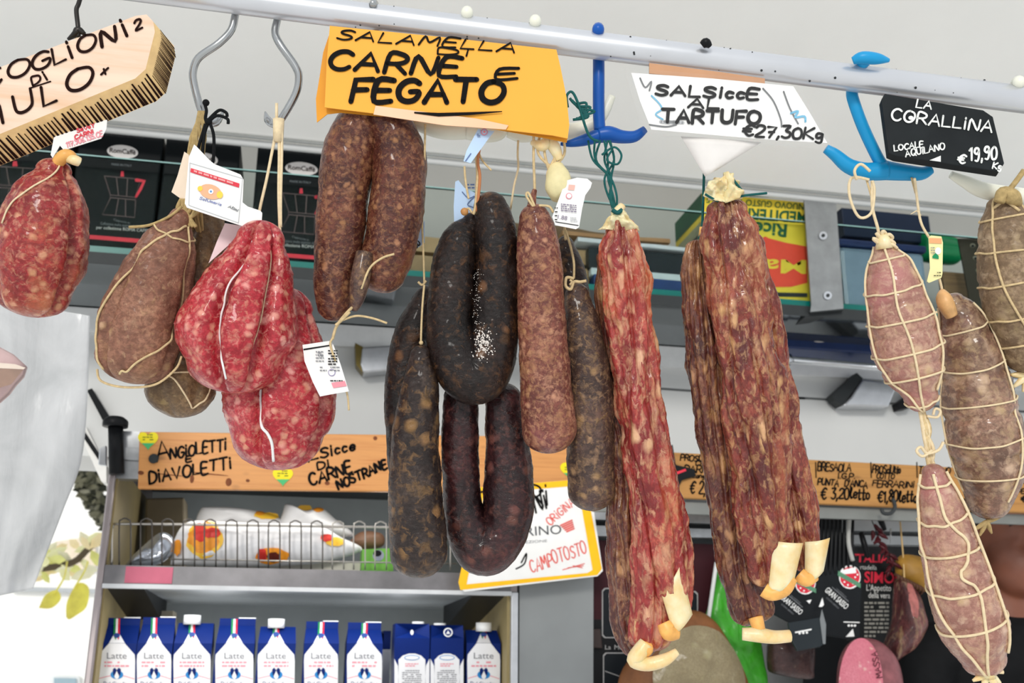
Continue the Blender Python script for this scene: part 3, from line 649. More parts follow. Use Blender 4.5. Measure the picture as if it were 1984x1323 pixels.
m.poly([(1370, 563), (1564, 568), (1564, 576), (1370, 572)], pl, M_dark, .0007)
m.build('front_print', r, label='upside down lettering and red emblem')
# right of the bracket: blue tub, navy box, green bottle, board, perforated strip
r = thing('plastic_tub', 'translucent blue grey tub with dark lid right of the steel bracket', 'tub', PY(1665, 585, YS+.1))
Yq = YS+.05; x0, x1, z1 = on_shelf_q(1626, 1790, 478, 488, Yq)
m = MB(); m.box(x0, x1, Yq, Yq+.16, ZT, z1, flat('tub_blue', (120, 140, 158), .3, var=.15, scale=14)); m.build('body', r, bevel=.01)
m = MB(); m.box(x0-.005, x1+.005, Yq-.005, Yq+.165, z1, z1+.016, flat('tub_lid', (22, 40, 84), .35)); m.build('lid', r, bevel=.004)
shelf_box('cardboard_carton', 'dark navy carton lying on the lid of the blue grey tub', 'box', 1630, 1800, (400, 420), YS+.11, .09, flat('navy_box', (26, 38, 58), .45), ybot=464)
r = thing('bottle', 'green bottle lying behind the small yellow tag', 'bottle', PY(1815, 520, YS+.11))
m = MB(); M_gb = flat('green_bottle', (22, 132, 78), .25)
a, b = PY(1788, 478, YS+.12), PY(1862, 490, YS+.12); d = (b-a)
m.tube([a-d*.1, a, a+d*.6, a+d*.85, b], [.02, .034, .034, .03, .016], M_gb, 20, 4); m.build('body', r)
m = MB(); m.tube([b, b+d*.25], .013, flat('white_cap', (228, 226, 200), .4), 16, 1); m.build('cap', r)
z1 = PY(1820, 505, YS+.09).z
shelf_box('wooden_board', 'small brown wooden board under the green bottle', 'board', 1826, 1880, (525, 530), YS+.06, .02, wood('board_brown', (128, 100, 68), (98, 74, 48), 0, .6))
r = thing('perforated_strip', 'dark perforated steel strip left of the brown net salami', 'bracket', PY(1885, 600, YS+.02))
pl = YPl(YS+.01); m = MB(); m.prism([(1856, 462), (1896, 462), (1925, 610), (1884, 612)], pl, .003, flat('dark_steel', (62, 56, 46), .45, .7)); m.build('strip', r)
for i in range(6):
    m = MB(); m.disc((1884+i*5.5, 476+i*24), 5, 4, pl, flat('hole_edge', (150, 142, 124), .3, .8), .0008); m.disc((1884+i*5.5, 477+i*24), 3.4, 2.8, pl, M_black, .0012); m.build('hole', r)
# blue tin seen low under the shelf plate
r = thing('coffee_tin', 'dark blue tin with an oval logo lying under the steel bracket arm', 'tin', PY(1640, 690, 2.1))
pl = YPl(2.10); m = MB(); m.fbox([(1524, 628), (1760, 630), (1770, 690), (1500, 672)], 2.10, .1, flat('tin_blue', (20, 44, 92), .2, var=.3, scale=10)); m.build('body', r, bevel=.004)
m = MB(); m.disc((1610, 648), 38, 12, pl, M_oval, .001, 26, -.28); m.disc((1610, 648), 34, 9.5, pl, flat('tin_navy', (30, 50, 86), .3), .0014, 26, -.28); printed(m, pl, 'Kimbo', (1583, 660), (1640, 645), 8, M_oval, .0018, .02); m.build('front_print', r, label='oval logo')
# ================================================================== fridge
fr = thing('display_fridge', 'open steel display fridge with a wire basket and milk cartons', 'fridge', V(((X_FL+X_FR)/2, YF+.25, 1.1)))
Z1 = PY(550, 1142, YF).z; ZTOP = PY(550, 846, YF).z; ZSH = PY(550, 1104, YF).z; ZB = PY(550, 1268, YF+.05).z-.165
M_frm = flat('fridge_steel', (168, 158, 158), .36, .8, var=.12, scale=10); M_inn = flat('fridge_back', (140, 146, 146), .5, var=.15, scale=6); M_side = flat('fridge_side_beige', (150, 134, 92), .55)
m = MB(); m.box(X_FL, X_FL+.0115, YF, YF+.52, ZB-.1, ZTOP, M_frm); m.build('side_panel', fr, bevel=.003, label='left steel side')
m = MB(); m.box(X_FR-.013, X_FR, YF, YF+.52, ZB-.1, Z1+.004, M_alu); m.build('side_panel', fr, bevel=.002, label='right steel side')
m = MB(); m.box(X_FR-.013, X_FR, YF+.012, YF+.52, Z1+.004, ZTOP, M_frm); m.build('side_panel', fr)
for xa, xb in ((X_FL+.0115, X_FL+.0145), (X_FR-.018, X_FR-.013)): m = MB(); m.box(xa, xb, YF+.012, YF+.5, ZB, ZTOP-.06, M_side); m.build('inner_lining', fr, label='beige inner side wall')
m = MB(); m.box(X_FL+.0115, X_FR-.013, YF+.5, YF+.52, ZB-.1, ZTOP, M_inn); m.build('back_panel', fr)
m = MB(); m.box(X_FL, X_FR, YF+.03, YF+.52, ZTOP-.03, ZTOP, M_dark); m.build('top_panel', fr)
m = MB(); m.box(X_FL+.0115, X_FR-.013, YF+.004, YF+.03, ZTOP-.085, ZTOP-.002, M_steel); m.build('header', fr)
m = MB(); m.box(X_FL+.0115, X_FR-.013, YF+.001, YF+.012, Z1+.004, ZSH+.002, flat('lip_steel', (128, 126, 128), .4, .8, var=.25, scale=14)); m.build('shelf_lip', fr)
xp = PY(242, 1118, YF).x, PY(334, 1118, YF).x
m = MB(); m.box(xp[0], xp[1], YF-.0005, YF+.001, Z1+.006, ZSH, flat('pink_label', (206, 108, 130), .5)); m.build('price_strip', fr, label='pink strip on the shelf lip')
m = MB(); m.box(X_FL+.0115, X_FR-.013, YF-.004, YF+.012, Z1-.003, Z1+.004, flat('lip_white', (214, 216, 218), .35)); m.build('shelf_edge', fr)
m = MB(); m.box(X_FL+.0145, X_FR-.018, YF+.012, YF+.5, Z1, Z1+.012, flat('shelf_underside', (172, 178, 180), .4, .3)); m.build('shelf_board', fr, label='middle shelf')
m = MB(); m.box(X_FL+.0115, X_FR-.013, YF+.0, YF+.5, ZB-.02, ZB, M_alu); m.build('bottom_board', fr)
for sx in (0, 1):
    m = MB(); x = X_FL+.0145 if not sx else X_FR-.018; d = .06 if not sx else -.06
    a = [V((x, YF+.02, Z1)), V((x, YF+.4, Z1)), V((x, YF+.4, Z1-.05))]; b = [p+V((d, 0, 0)) for p in a]
    m.add(a+b, [(0, 1, 2), (5, 4, 3), (0, 3, 4, 1), (1, 4, 5, 2), (2, 5, 3, 0)], M_black); m.build('shelf_bracket', fr)
# black round corner post on the fridge top left
m = MB(); cx = PY(225, 830, YF-.015)
m.tube([PY(226, 918, YF-.01), PY(224, 825, YF-.01)], .0125, M_black, 20, 1); m.build('corner_post', fr, label='black corner post')
m = MB(); q = PY(224, 818, YF-.01); m.tube([q-V((0, 0, .008)), q+V((0, 0, .002)), q+V((0, 0, .009))], [.021, .021, .013], M_black, 24, 3); m.build('post_cap', fr)
m = MB(); m.prism([(192, 868), (206, 862), (206, 902), (190, 900)], YPl(YF-.004), .012, M_alu); m.build('hinge_plate', fr, bevel=.002)
m = MB(); m.prism([(236, 866), (272, 868), (272, 892), (234, 890)], YPl(YF-.002), .003, M_steel); m.build('hinge_plate', fr, bevel=.001)
lamp('fridge_fill', 'AREA', (.0, YF+.03, Z1-.012), (.0, YF+.0301, ZB), .5, (.95, .98, 1), .5, .03)  # added fill strip to brighten the carton fronts, not a visible fitting
lamp('fridge_fill', 'AREA', (.0, YF+.05, ZTOP-.1), (.0, YF+.0501, ZSH), .3, (1, .97, .9), .5, .03)  # second added fill strip, brightens the basket compartment
for lx in (-.14, .2):
    for lz, en in ((Z1-.14, .5), (ZTOP-.14, .35)):
        d = bpy.data.lights.new('fridge_back_fill', 'POINT'); d.energy = en; d.shadow_soft_size = .05; d.color = (.97, .98, 1); o = bpy.data.objects.new('fridge_back_fill', d); COL.objects.link(o); o.location = (lx, YF+.3, lz)  # added point fills lifting the fridge back and shelf underside, no bulb modelled
# wire basket
r = thing('wire_basket', 'chrome wire basket rail along the fridge middle shelf', 'basket', PY(480, 1100, YF+.025)); M_wire = flat('basket_wire', (176, 172, 166), .3, .85)
Yw = YF+.02; XR = 885
m = MB(); m.tube([PY(216, 1098, Yw), PY(216, 1032, Yw), PY(220, 1020, Yw), PY(232, 1015, Yw), PY(500, 1018, Yw), PY(XR, 1024, Yw)], .0022, M_wire, 8, 4); m.tube([PY(330, 1083, Yw-.002), PY(XR, 1092, Yw-.002)], .0014, M_wire, 6, 1); m.build('top_rail', r)
for i in range(17):
    x = 242+i*41.3
    if x > XR-10: break
    y = 1004+i*.55; b = 1098+i*.5; m = MB()
    m.tube([PY(x-11, b, Yw-.003), PY(x-11, y+13, Yw-.003), PY(x-7, y+3, Yw-.003), PY(x, y, Yw-.003), PY(x+7, y+3, Yw-.003), PY(x+11, y+13, Yw-.003), PY(x+11, b, Yw-.003)], .0013, M_wire if i > 9 else flat('wire_dark', (92, 88, 84), .35, .8), 7, 4); m.build('wire_loop', r)
# packages in the basket
M_bag = flat('white_bag', (226, 226, 228), .4, var=.04); M_or = flat('peach_orange', (236, 150, 40), .45, var=.2, scale=40); M_pr = flat('peach_red', (206, 52, 44), .45, var=.25, scale=60); M_yl = flat('peach_yellow', (246, 196, 60), .45)
def bag(name, label, outline, Y, f, decals=(), mat=None, cat_='bag', group='packages in the wire basket', amp=.25, seed=0):
    pw = Pillow(outline, Y, f, f*.8, mat or M_bag, amp=amp, nf=26, seed=seed)
    z = min(v.z for v in pw.vs); b = PY(*pw.c, Y)
    r = thing(name, label, cat_, V((b.x, Y, z)), group); m = MB(); pw.mesh(m); m.build('body', r)
    if decals:
        m = MB()
        for i, (c, rx, ry, mt) in enumerate(decals): blob(m, pw, c, rx, ry, mt, .0012+.0005*i, seed=i+seed)
        m.build('print', r)
    return pw
bag('food_bag', 'white food bag with a large peach print behind the wires, pointed at its right', [(330, 1094), (336, 1050), (362, 1012), (420, 1010), (520, 1014), (610, 1016), (660, 1040), (702, 1064), (650, 1084), (590, 1094), (460, 1098)], YF+.07, .03,
    [((398, 1048), 34, 36, M_yl), ((396, 1044), 30, 30, M_or), ((390, 1034), 14, 18, M_pr), ((412, 1036), 18, 10, M_pr), ((528, 1080), 34, 14, M_or), ((508, 1078), 9, 12, M_pr), ((530, 1082), 12, 9, flat('peach_dark', (96, 34, 20), .5)), ((648, 1052), 20, 9, M_yl), ((632, 1044), 12, 8, M_pr), ((345, 1062), 8, 16, M_or)])
bag('food_bag', 'white food bag lying behind, its crimped end orange', [(372, 1030), (386, 990), (402, 982), (460, 984), (500, 990), (545, 1006), (552, 1030)], YF+.14, .03, [((518, 1001), 24, 8, M_yl), ((505, 996), 10, 5, M_or)], seed=3)
bag('food_bag', 'torn white food bag standing tallest in the basket with an orange edge', [(535, 1030), (548, 992), (556, 976), (590, 990), (622, 984), (650, 1006), (680, 1040)], YF+.13, .03, [((590, 984), 14, 6, M_yl), ((616, 990), 10, 6, M_or)], seed=5)
bag('foil_pack', 'shiny silver foil pack at the left end of the basket', [(240, 1098), (262, 1072), (310, 1032), (338, 1044), (336, 1070), (300, 1096)], YF+.06, .022, mat=flat('foil', (200, 206, 216), .22, .75, var=.3, scale=40), cat_='pack', amp=.6, seed=8)
bag('food_bag', 'small brown wrapped packet behind the green box', [(676, 1050), (700, 1030), (740, 1034), (742, 1058), (700, 1066)], YF+.12, .02, mat=flat('brown_wrap', (116, 86, 68), .5), cat_='packet', seed=9)
r = thing('green_box', 'small green box with a black dot at the right end of the basket', 'box', PY(725, 1100, YF+.06), 'packages in the wire basket')
m = MB(); m.fbox([(702, 1064), (760, 1062), (762, 1108), (700, 1106)], YF+.05, .05, flat('box_green', (112, 178, 70), .45)); m.build('carton', r); m = MB(); m.disc((733, 1076), 11, 11, YPl(YF+.05), flat('dot_grey', (150, 156, 172), .5), .001); m.disc((731, 1072), 8, 6, YPl(YF+.05), M_black, .0016); m.build('print', r)
shelf = MB(); shelf.fbox([(282, 965), (357, 963), (360, 1110), (280, 1108)], YF+.3, .08, flat('tin_beige', (132, 120, 98), .5)); shelf.build('storage_box', label='plain brown box at the back left of the fridge', cat='box', bevel=.004)
shelf = MB(); shelf.fbox([(360, 1085), (700, 1090), (700, 1108), (360, 1106)], YF+.09, .12, flat('tray_cream', (206, 202, 190), .5)); shelf.build('food_tray', label='low cream tray under the white food bags', cat='tray')
shelf = MB(); shelf.fbox([(258, 1184), (335, 1183), (335, 1300), (256, 1300)], YF+.32, .08, flat('carton_beige', (176, 166, 146), .5)); shelf.build('storage_box', label='beige box behind the two leftmost milk cartons', cat='box')
# ---- milk cartons
M_blue = flat('carton_blue', (8, 34, 100), .5, var=.08, scale=20, spec=.12); M_cw = flat('carton_white', (232, 231, 232), .4, var=.02); M_g = flat('flag_green', (30, 128, 72), .5); M_r = flat('flag_red', (206, 40, 60), .5); M_pk = flat('print_pink', (228, 140, 152), .5); M_drop = flat('emblem_blue', (26, 124, 190), .4); M_lt = flat('latte_grey', (112, 112, 118), .5)
def milk(xl, xr, yt, kind, label, group='milk cartons in the fridge'):
    Y = YF+.055; a, b = PY(xl, 1268, Y), PY(xr, 1268, Y); x0, x1 = a.x, b.x; w = x1-x0; dpt = w*.95
    cx = (xl+xr)/2; zt = PY(cx, yt, Y+dpt/2).z; zs = PY(cx, 1246 if kind != 'side' else 1236, Y).z
    r = thing('milk_carton', label, 'carton', V(((x0+x1)/2, Y+dpt/2, ZB)), group); m = MB(); yc = Y+dpt/2
    v = [V((x0, Y, ZB)), V((x1, Y, ZB)), V((x1, Y+dpt, ZB)), V((x0, Y+dpt, ZB)), V((x0, Y, zs)), V((x1, Y, zs)), V((x1, Y+dpt, zs)), V((x0, Y+dpt, zs))]
    pl = YPl(Y)
    if kind == 'side':      # ridge runs away from the viewer: the folded gable faces us
        xm = (x0+x1)/2; zr = zt-.012
        v += [V((x0+.001, Y+.006, zt)), V((x1-.001, Y+.006, zt)), V((x1-.001, Y+dpt, zt)), V((x0+.001, Y+dpt, zt)), V((xm, Y+.02, zs+.012))]
        m.add(v, [(3, 2, 1, 0), (0, 1, 5, 4), (1, 2, 6, 5), (2, 3, 7, 6), (3, 0, 4, 7), (4, 5, 12), (4, 12, 8), (5, 9, 12), (8, 12, 9), (5, 6, 10, 9), (7, 4, 8, 11), (8, 9, 10, 11), (6, 7, 11, 10)], M_blue)
        m.build('carton', r)
        m = MB(); q = PY(cx+(12 if xl < 800 else -14), yt+2, Y+dpt*.6); m.tube([q-V((0, 0, .004)), q+V((0, 0, .006))], .011, M_wht, 20, 1); m.build('cap', r, label='white cap')
        m = MB(); h = (xr-xl)
        m.poly([(xl+8, 1440), (xr-8, 1440), (xr-8, 1278), (xr-16, 1270), (cx+6, 1266), (cx-6, 1266), (xl+16, 1270), (xl+8, 1278)], pl, M_cw, .0006)
        for sgn in (-1, 1):
            e = xl if sgn < 0 else xr; m.poly([(e, 1276), (e-sgn*7, 1290), (e-sgn*8, 1310), (e-sgn*3, 1440), (e, 1440)], pl, M_cw, .0006)
        m.disc((cx, 1274), 15, 5, pl, M_drop, .0009); m.disc((cx, 1274), 13.6, 3.8, pl, M_cw, .0012)
        smallprint(m, pl, cx-13, 1286, cx+13, 1290, 2, 2, M_pk, 1); smallprint(m, pl, cx-19, 1299, cx+19, 1330, 9, 1.6, M_lt, 2)
        m.disc((cx+(0 if xl < 800 else 2), 1225), *((3, 5) if xl < 800 else (9, 9)), pl, M_wht, .0009)
        if xl >= 800: m.disc((cx+2, 1225), 6.5, 6.5, pl, M_blue, .0012); m.poly([(cx-2, 1228), (cx+2, 1221), (cx+6, 1228)], pl, M_wht, .0014)
        m.build('front_print', r, label='white text panel'); return
    if kind == 'gable':
        zr = PY(cx, yt+14, yc).z
        v += [V((x0+.002, yc-.002, zr)), V((x1-.002, yc-.002, zr)), V((x1-.002, yc+.002, zr)), V((x0+.002, yc+.002, zr)), V((x0+.002, yc-.002, zt)), V((x1-.002, yc-.002, zt)), V((x1-.002, yc+.002, zt)), V((x0+.002, yc+.002, zt))]
        m.add(v, [(3, 2, 1, 0), (0, 1, 5, 4), (1, 2, 6, 5), (2, 3, 7, 6), (3, 0, 4, 7), (4, 5, 9, 8), (6, 7, 11, 10), (5, 6, 10, 9), (7, 4, 8, 11), (8, 9, 13, 12), (9, 10, 14, 13), (10, 11, 15, 14), (11, 8, 12, 15)], M_blue)
        m.add([v[12], v[13], v[14], v[15]], [(0, 1, 2, 3)], M_wht); top = Pl(v[4], v[5], v[8]); ridge = YPl(yc-.002)
        fin = MB(); fin.box(cxw(x0, x1, .52), x1-.002, yc-.0025, yc+.0025, zt, zt+.0016, M_wht)
    else:
        zr = PY(cx, yt+10, yc).z
        v += [V((x0+.002, yc, zr)), V((x1-.002, yc, zr)), V((x1-.002, Y+dpt, zr)), V((x0+.002, Y+dpt, zr))]
        m.add(v, [(3, 2, 1, 0), (0, 1, 5, 4), (1, 2, 6, 5), (2, 3, 7, 6), (3, 0, 4, 7), (4, 5, 9, 8), (5, 6, 10, 9), (7, 4, 8, 11), (8, 9, 10, 11), (6, 7, 11, 10)], M_blue); top = Pl(v[4], v[5], v[8]); fin = None; ridge = None
    m.build('carton', r)
    if fin: fin.build('top_seam', r, label='white upper edge')
    else:
        q = PY(cx, yt+8, yc-.004); m = MB(); m.tube([q-V((0, 0, .004)), q+V((0, 0, .0115))], .0145, M_wht, 24, 1); m.build('cap', r, label='white screw cap')
    m = MB(); ys = PY_inv_y(cx, zs, Y)
    w2 = (xr-xl)/2
    nk = 1228 if kind == 'gable' else 1226
    # the white label: a bottle neck on the sloping top, full width on the front
    m.poly([(cx-5, nk), (cx+5, nk), (cx+w2*.42, ys), (cx-w2*.42, ys)], top, M_cw, .0007)
    m.poly([(cx-w2*.42, ys), (cx+w2*.42, ys), (cx+w2*.66, ys+10), (xr-2, 1268), (xr-1, 1280), (xr-3, 1444), (xl+3, 1444), (xl+1, 1280), (xl+2, 1268), (cx-w2*.66, ys+10)], pl, M_cw, .0007)
    y0 = yt+1 if kind == 'gable' else yt+12
    for j, mt in enumerate((M_g, M_wht, M_r)):
        q = [(cx-6+j*4, y0+13 if kind == 'gable' else y0), (cx-2+j*4, y0+13 if kind == 'gable' else y0), (cx-2.5+j*4, nk+2), (cx-6.5+j*4, nk+2)]
        m.poly(q, top, mt, .0012)
        if ridge: m.poly([(cx-5.5+j*4, y0), (cx-1.5+j*4, y0), (cx-2+j*4, y0+15), (cx-6+j*4, y0+15)], ridge, mt, .0008)
    m.disc((cx, nk+4), 6, 4.6, top, flat('rosette_blue', (40, 66, 130), .5), .0016); m.poly([(cx-5, nk+7), (cx-1, nk+7), (cx-2, nk+13)], top, M_g, .0014); m.poly([(cx+1, nk+7), (cx+5, nk+7), (cx+3, nk+13)], top, M_r, .0014)
    printed(m, pl, 'Latte', (cx-19, 1276), (cx+19, 1276), 12, M_lt, .0012)
    smallprint(m, pl, cx-24, 1283, cx+24, 1290, 2, 3, M_pk, int(xl))
    m.disc((cx, 1307), 12.5, 8.5, pl, M_drop, .0011, 20)
    m.poly([(cx-8, 1297), (cx-4, 1293), (cx, 1298), (cx+4, 1293), (cx+8, 1297), (cx+7, 1307), (cx, 1315), (cx-7, 1307)], pl, M_blue, .0015)
    m.disc((cx, 1310), 4.4, 5.4, pl, M_cw, .0019); m.poly([(cx-3.6, 1308), (cx+3.6, 1308), (cx, 1299)], pl, M_cw, .0021)
    m.ribbon(cat([(xl+3, 1314), (cx-12, 1309), (cx-6, 1312)], 4), 1.4, pl, M_pk, .0009); m.ribbon(cat([(cx+6, 1312), (cx+12, 1309), (xr-3, 1315)], 4), 1.4, pl, M_pk, .0009)
    printed(m, pl, 'Del Giardino', (cx-26, 1328), (cx+26, 1329), 8, M_blue, .0012)
    m.build('front_print', r, label='white printed front with grey word and blue emblem')
def cxw(a, b, k): return a+(b-a)*k
def PY_inv_y(x, z, Y):
    lo, hi = -400.0, 2400.0
    for _ in range(40):
        md = (lo+hi)/2
        if PY(x, md, Y).z > z: lo = md
        else: hi = md
    return lo
for q in ((190, 263, 1197, 'gable', 'leftmost milk carton, its white top seam against the beige fridge side'), (264, 333, 1196, 'gable', 'second milk carton from the left, in front of the beige box'),
          (335, 409, 1197, 'cap', 'white capped milk carton between two gable topped cartons at the left'), (416, 492, 1198, 'gable', 'milk carton with a gable top under the white food bag point, fourth from the left'),
          (498, 572, 1204, 'cap', 'white capped milk carton in the middle of the row, fifth from the left'), (588, 656, 1204, 'gable', 'sixth milk carton, gap on both sides, below the dark sausage tips'),
          (671, 741, 1206, 'gable', 'seventh milk carton, left of the two turned cartons'), (764, 832, 1209, 'side', 'turned milk carton with a small white drop mark on its blue gable'),
          (834, 898, 1212, 'side', 'turned milk carton with a round recycling mark on its blue gable'), (904, 970, 1211, 'cap', 'rightmost milk carton with a white cap beside the fridge edge')):
    milk(*q)
def backmilk(xl, xr, yt, label):
    Y = YF+.2; a, b = PY(xl, 1268, Y), PY(xr, 1268, Y); z = PY((xl+xr)/2, yt, Y).z; m = MB(); m.box(a.x, b.x, Y, Y+.06, ZB, z, flat('carton_back', (196, 196, 200), .5)); m.box(a.x, b.x, Y-.001, Y+.061, z-.03, z+.004, M_blue)
    m.build('milk_carton', label=label, cat='carton', group='milk cartons in the fridge')
backmilk(742, 756, 1226, 'milk carton standing behind the gap left of the turned cartons')
# ================================================================== wooden price boards
M_bd = wood('board_orange', (206, 142, 78), (188, 116, 56), 0, .45); M_bd2 = wood('board_tan', (172, 122, 60), (146, 98, 44), 0, .5)
r = thing('price_board', 'orange wooden board with black handwriting above the fridge basket', 'sign', PY(680, 950, YF-.016))
pl = YPl(YF-.018); m = MB(); m.prism([(270, 836), (1106, 846), (1106, 956), (267, 946)], pl, .014, M_bd); m.build('board', r, bevel=.002)
m = MB(); write(m, pl, 'A', (304, 894), (330, 888), 36, 4.6, M_ink, .1, 0); write(m, pl, 'NGiOLETTi', (330, 888), (438, 872), 21, 4.4, M_ink, .12, .08, seed=4); write(m, pl, 'E', (361, 895), (371, 893), 10, 4, M_ink)
write(m, pl, 'DiAVOLETTi', (290, 938), (448, 906), 21, 4.6, M_ink, .15, .1, seed=5); write(m, pl, 'SALSicce', (560, 902), (688, 872), 18, 4.6, M_ink, .15, .08, seed=6)
write(m, pl, 'Di', (616, 910), (638, 904), 13, 4, M_ink); write(m, pl, 'CARNE', (602, 940), (682, 914), 21, 5, M_ink, .1, .08, seed=8); write(m, pl, 'NOSTRANE', (656, 948), (750, 906), 17, 5, M_ink, .1, .08, seed=9); m.build('lettering', r)
m = MB(); rnd = random.Random(3); M_kn = flat('knot_brown', (120, 62, 26), .6, var=.3, scale=80)
for x, y, rx, ry in ((443, 934, 6, 8), (480, 931, 4, 3), (634, 936, 5, 4), (727, 849, 4, 4), (273, 916, 6, 4), (372, 928, 4, 8), (404, 918, 40, 1.2), (330, 920, 30, 1)): m.disc((x, y), rx, ry, pl, M_kn, .0004, 14, .1)
m.build('knots', r, label='dark wood knots')
m = MB(); m.ball(pl.at(298, 889, .003), .0085, M_dark, 16, 8, (1, .4, 1)); m.build('screw', r)
def heart(x, y, s, label, par=None):
    m = MB(); q = []
    for k in range(36):
        t = 2*math.pi*k/36; q.append((x+s*(16*math.sin(t)**3)/17, y-s*(13*math.cos(t)-5*math.cos(2*t)-2*math.cos(3*t)-math.cos(4*t))/17))
    m.prism(q, pl, .0, flat('sticker_yellow', (236, 216, 20), .35), off=.0012, shift=V((0, .0008, 0)))
    low = [p for p in q if p[1] > y+s*.25]; low.sort(key=lambda p: math.atan2(p[1]-y-s*.5, p[0]-x)); m.poly(low, pl, flat('sticker_green', (70, 178, 110), .35), .0016)
    smallprint(m, pl, x-s*.5, y-s*.45, x+s*.5, y, 3, 2.2, flat('sticker_ink', (110, 120, 20), .5), 2)
    m.build('heart_sticker', label=label, cat='sticker', group='yellow heart stickers on the orange board')
heart(287, 852, 21, 'yellow and green heart sticker on the upper left corner of the orange board'); heart(548, 922, 21, 'yellow and green heart sticker below the lower red salami'); heart(1104, 910, 20, 'yellow and green heart sticker at the right end of the orange board')
Y2 = 1.775
r = thing('price_board', 'tan wooden price board with euro prices behind the ridged and netted sausages', 'sign', PY(1600, 975, Y2))
pl = YPl(Y2); m = MB(); m.prism([(1305, 876), (2240, 926), (2240, 1004), (1314, 964)], pl, .014, M_bd2); m.build('board', r, bevel=.002)
m = MB()
for txt, a, b, h, w_, sd in (('PROSCiUTTO', (1318, 891), (1402, 897), 11, 2.6, 1), ('Di', (1348, 902), (1362, 903), 8, 2.4, 2), ('PARMA', (1326, 914), (1384, 917), 13, 2.8, 3), ('Langhirano', (1342, 925), (1396, 928), 9, 2.2, 4), ('€ 2,80letto', (1336, 956), (1420, 960), 22, 3.4, 5),
                             ('SPECK', (1420, 900), (1475, 903), 13, 2.8, 6), ('€ 2,20letto', (1460, 962), (1560, 966), 20, 3.4, 7),
                             ('BRESAOLA', (1584, 911), (1648, 914), 15, 2.8, 8), ('i.G.P.', (1623, 927), (1656, 928), 11, 2.5, 9), ('PUNTA', (1584, 939), (1624, 942), 12, 2.8, 10), ("D'ANCA", (1636, 942), (1680, 945), 12, 2.8, 11), ('€ 3,20letto', (1590, 967), (1684, 967), 21, 3.6, 12),
                             ('PROSciutto', (1690, 915), (1744, 917), 14, 2.6, 13), ('COTTO', (1698, 926), (1732, 928), 10, 2.4, 14), ('FERRARiNi', (1690, 942), (1770, 946), 12, 2.6, 15), ('€1,80letto', (1700, 972), (1776, 973), 21, 3.6, 16),
                             ('TACCHiNO', (1779, 918), (1840, 920), 14, 2.6, 17), ('€ 1,90letto', (1790, 978), (1870, 978), 20, 3.4, 18), ('MORTA', (1974, 925), (2030, 928), 9, 2.8, 19), ('MAZ', (1969, 936), (2010, 938), 8, 2.4, 20), ('FERRARi', (1970, 956), (2030, 958), 8, 2.4, 21), ('€ 1,40', (1978, 974), (2040, 976), 14, 3, 22)):
    write(m, pl, txt, a, b, h, w_, M_ink, .08, .1, .0006, 1.6, sd)
for x in (1580, 1687, 1776): m.ribbon([(x, 896), (x+1, 925)], 2.4, pl, M_ink)
m.build('lettering', r)
r = thing('rail', 'grey steel rail running along the lower edge of the tan price board', 'rail', PY(1650, 995, Y2+.02))
m = MB(); m.prism([(1150, 966), (2240, 1006), (2240, 1024), (1150, 990)], YPl(Y2+.016), .01, flat('rail_grey', (128, 130, 126), .45, .5)); m.build('bar', r)
r = thing('hook', 'small dark hook hanging from the tan price board', 'hook', PY(1722, 990, Y2-.005))
m = MB(); m.tube([PY(1730, 966, Y2-.006), PY(1734, 982, Y2-.01), PY(1726, 994, Y2-.012), PY(1712, 994, Y2-.01), PY(1708, 986, Y2-.008)], .0035, M_dark, 10, 5); m.build('wire', r)
# black clip on board B left
r = thing('clip', 'black spring clip on the left end of the tan price board', 'clip', PY(1318, 930, Y2-.01))
m = MB(); m.prism([(1296, 868), (1304, 860), (1310, 900), (1345, 908), (1350, 922), (1322, 930), (1312, 950), (1300, 948)], YPl(Y2-.008), .007, M_black); m.build('body', r, bevel=.002)
m = MB(); m.prism([(1310, 914), (1328, 908), (1330, 912), (1312, 919)], YPl(Y2-.009), .001, M_red); m.build('stripe', r, label='red stripe')
# ================================================================== white card in yellow frame
r = thing('sale_card', 'white price card in a yellow frame tilted below the dark sausage loops', 'sign', PY(1030, 1130, 1.858))
pl = Pl(PY(890, 1143, 1.858), PY(1168, 1110, 1.856), PY(930, 945, 1.876)); m = MB()
m.prism([(893, 1140), (900, 1146), (1158, 1116), (1168, 1106), (1150, 985), (1103, 930), (935, 943)], pl, .002, M_paper)
m.build('card', r)
m = MB(); M_yf = flat('frame_yellow', (250, 188, 8), .4)
for q in ([(888, 1128), (892, 1143), (1157, 1114), (1166, 1102), (1148, 1104), (1138, 1110), (904, 1132)], [(928, 944), (1106, 930), (1106, 942), (926, 957)], [(1127, 985), (1144, 985), (1166, 1102), (1148, 1104)], [(928, 944), (938, 956), (904, 1132), (888, 1128)], [(1106, 930), (1127, 928), (1144, 985), (1127, 985), (1106, 942)]): m.poly(q, pl, M_yf, .0006)
m.build('frame', r, label='yellow border')
m = MB(); M_pen = flat('red_pen', (226, 96, 88), .6)
write(m, pl, 'PECORi', (935, 1000), (1062, 978), 40, 4, M_ink, .1, .05, seed=2); write(m, pl, 'Ni', (1038, 992), (1060, 984), 36, 4, M_ink)
m.ribbon(cat([(930, 1008), (926, 990), (938, 975), (942, 990), (928, 1010)], 5), 3, pl, M_ink)
printed(m, pl, 'PECORINO', (945, 1044), (1088, 1034), 18, flat('print_dark', (64, 66, 72), .5), .0007); printed(m, pl, 'SELEZIONE', (1000, 1054), (1060, 1050), 5, M_grey, .0007)
write(m, pl, 'ORiGiNALE', (1066, 1018), (1130, 964), 16, 2.2, M_pen, 0, .1, seed=3); write(m, pl, 'CAMPOTOSTO', (1030, 1108), (1138, 1072), 25, 2.4, M_pen, .05, .1, seed=4)
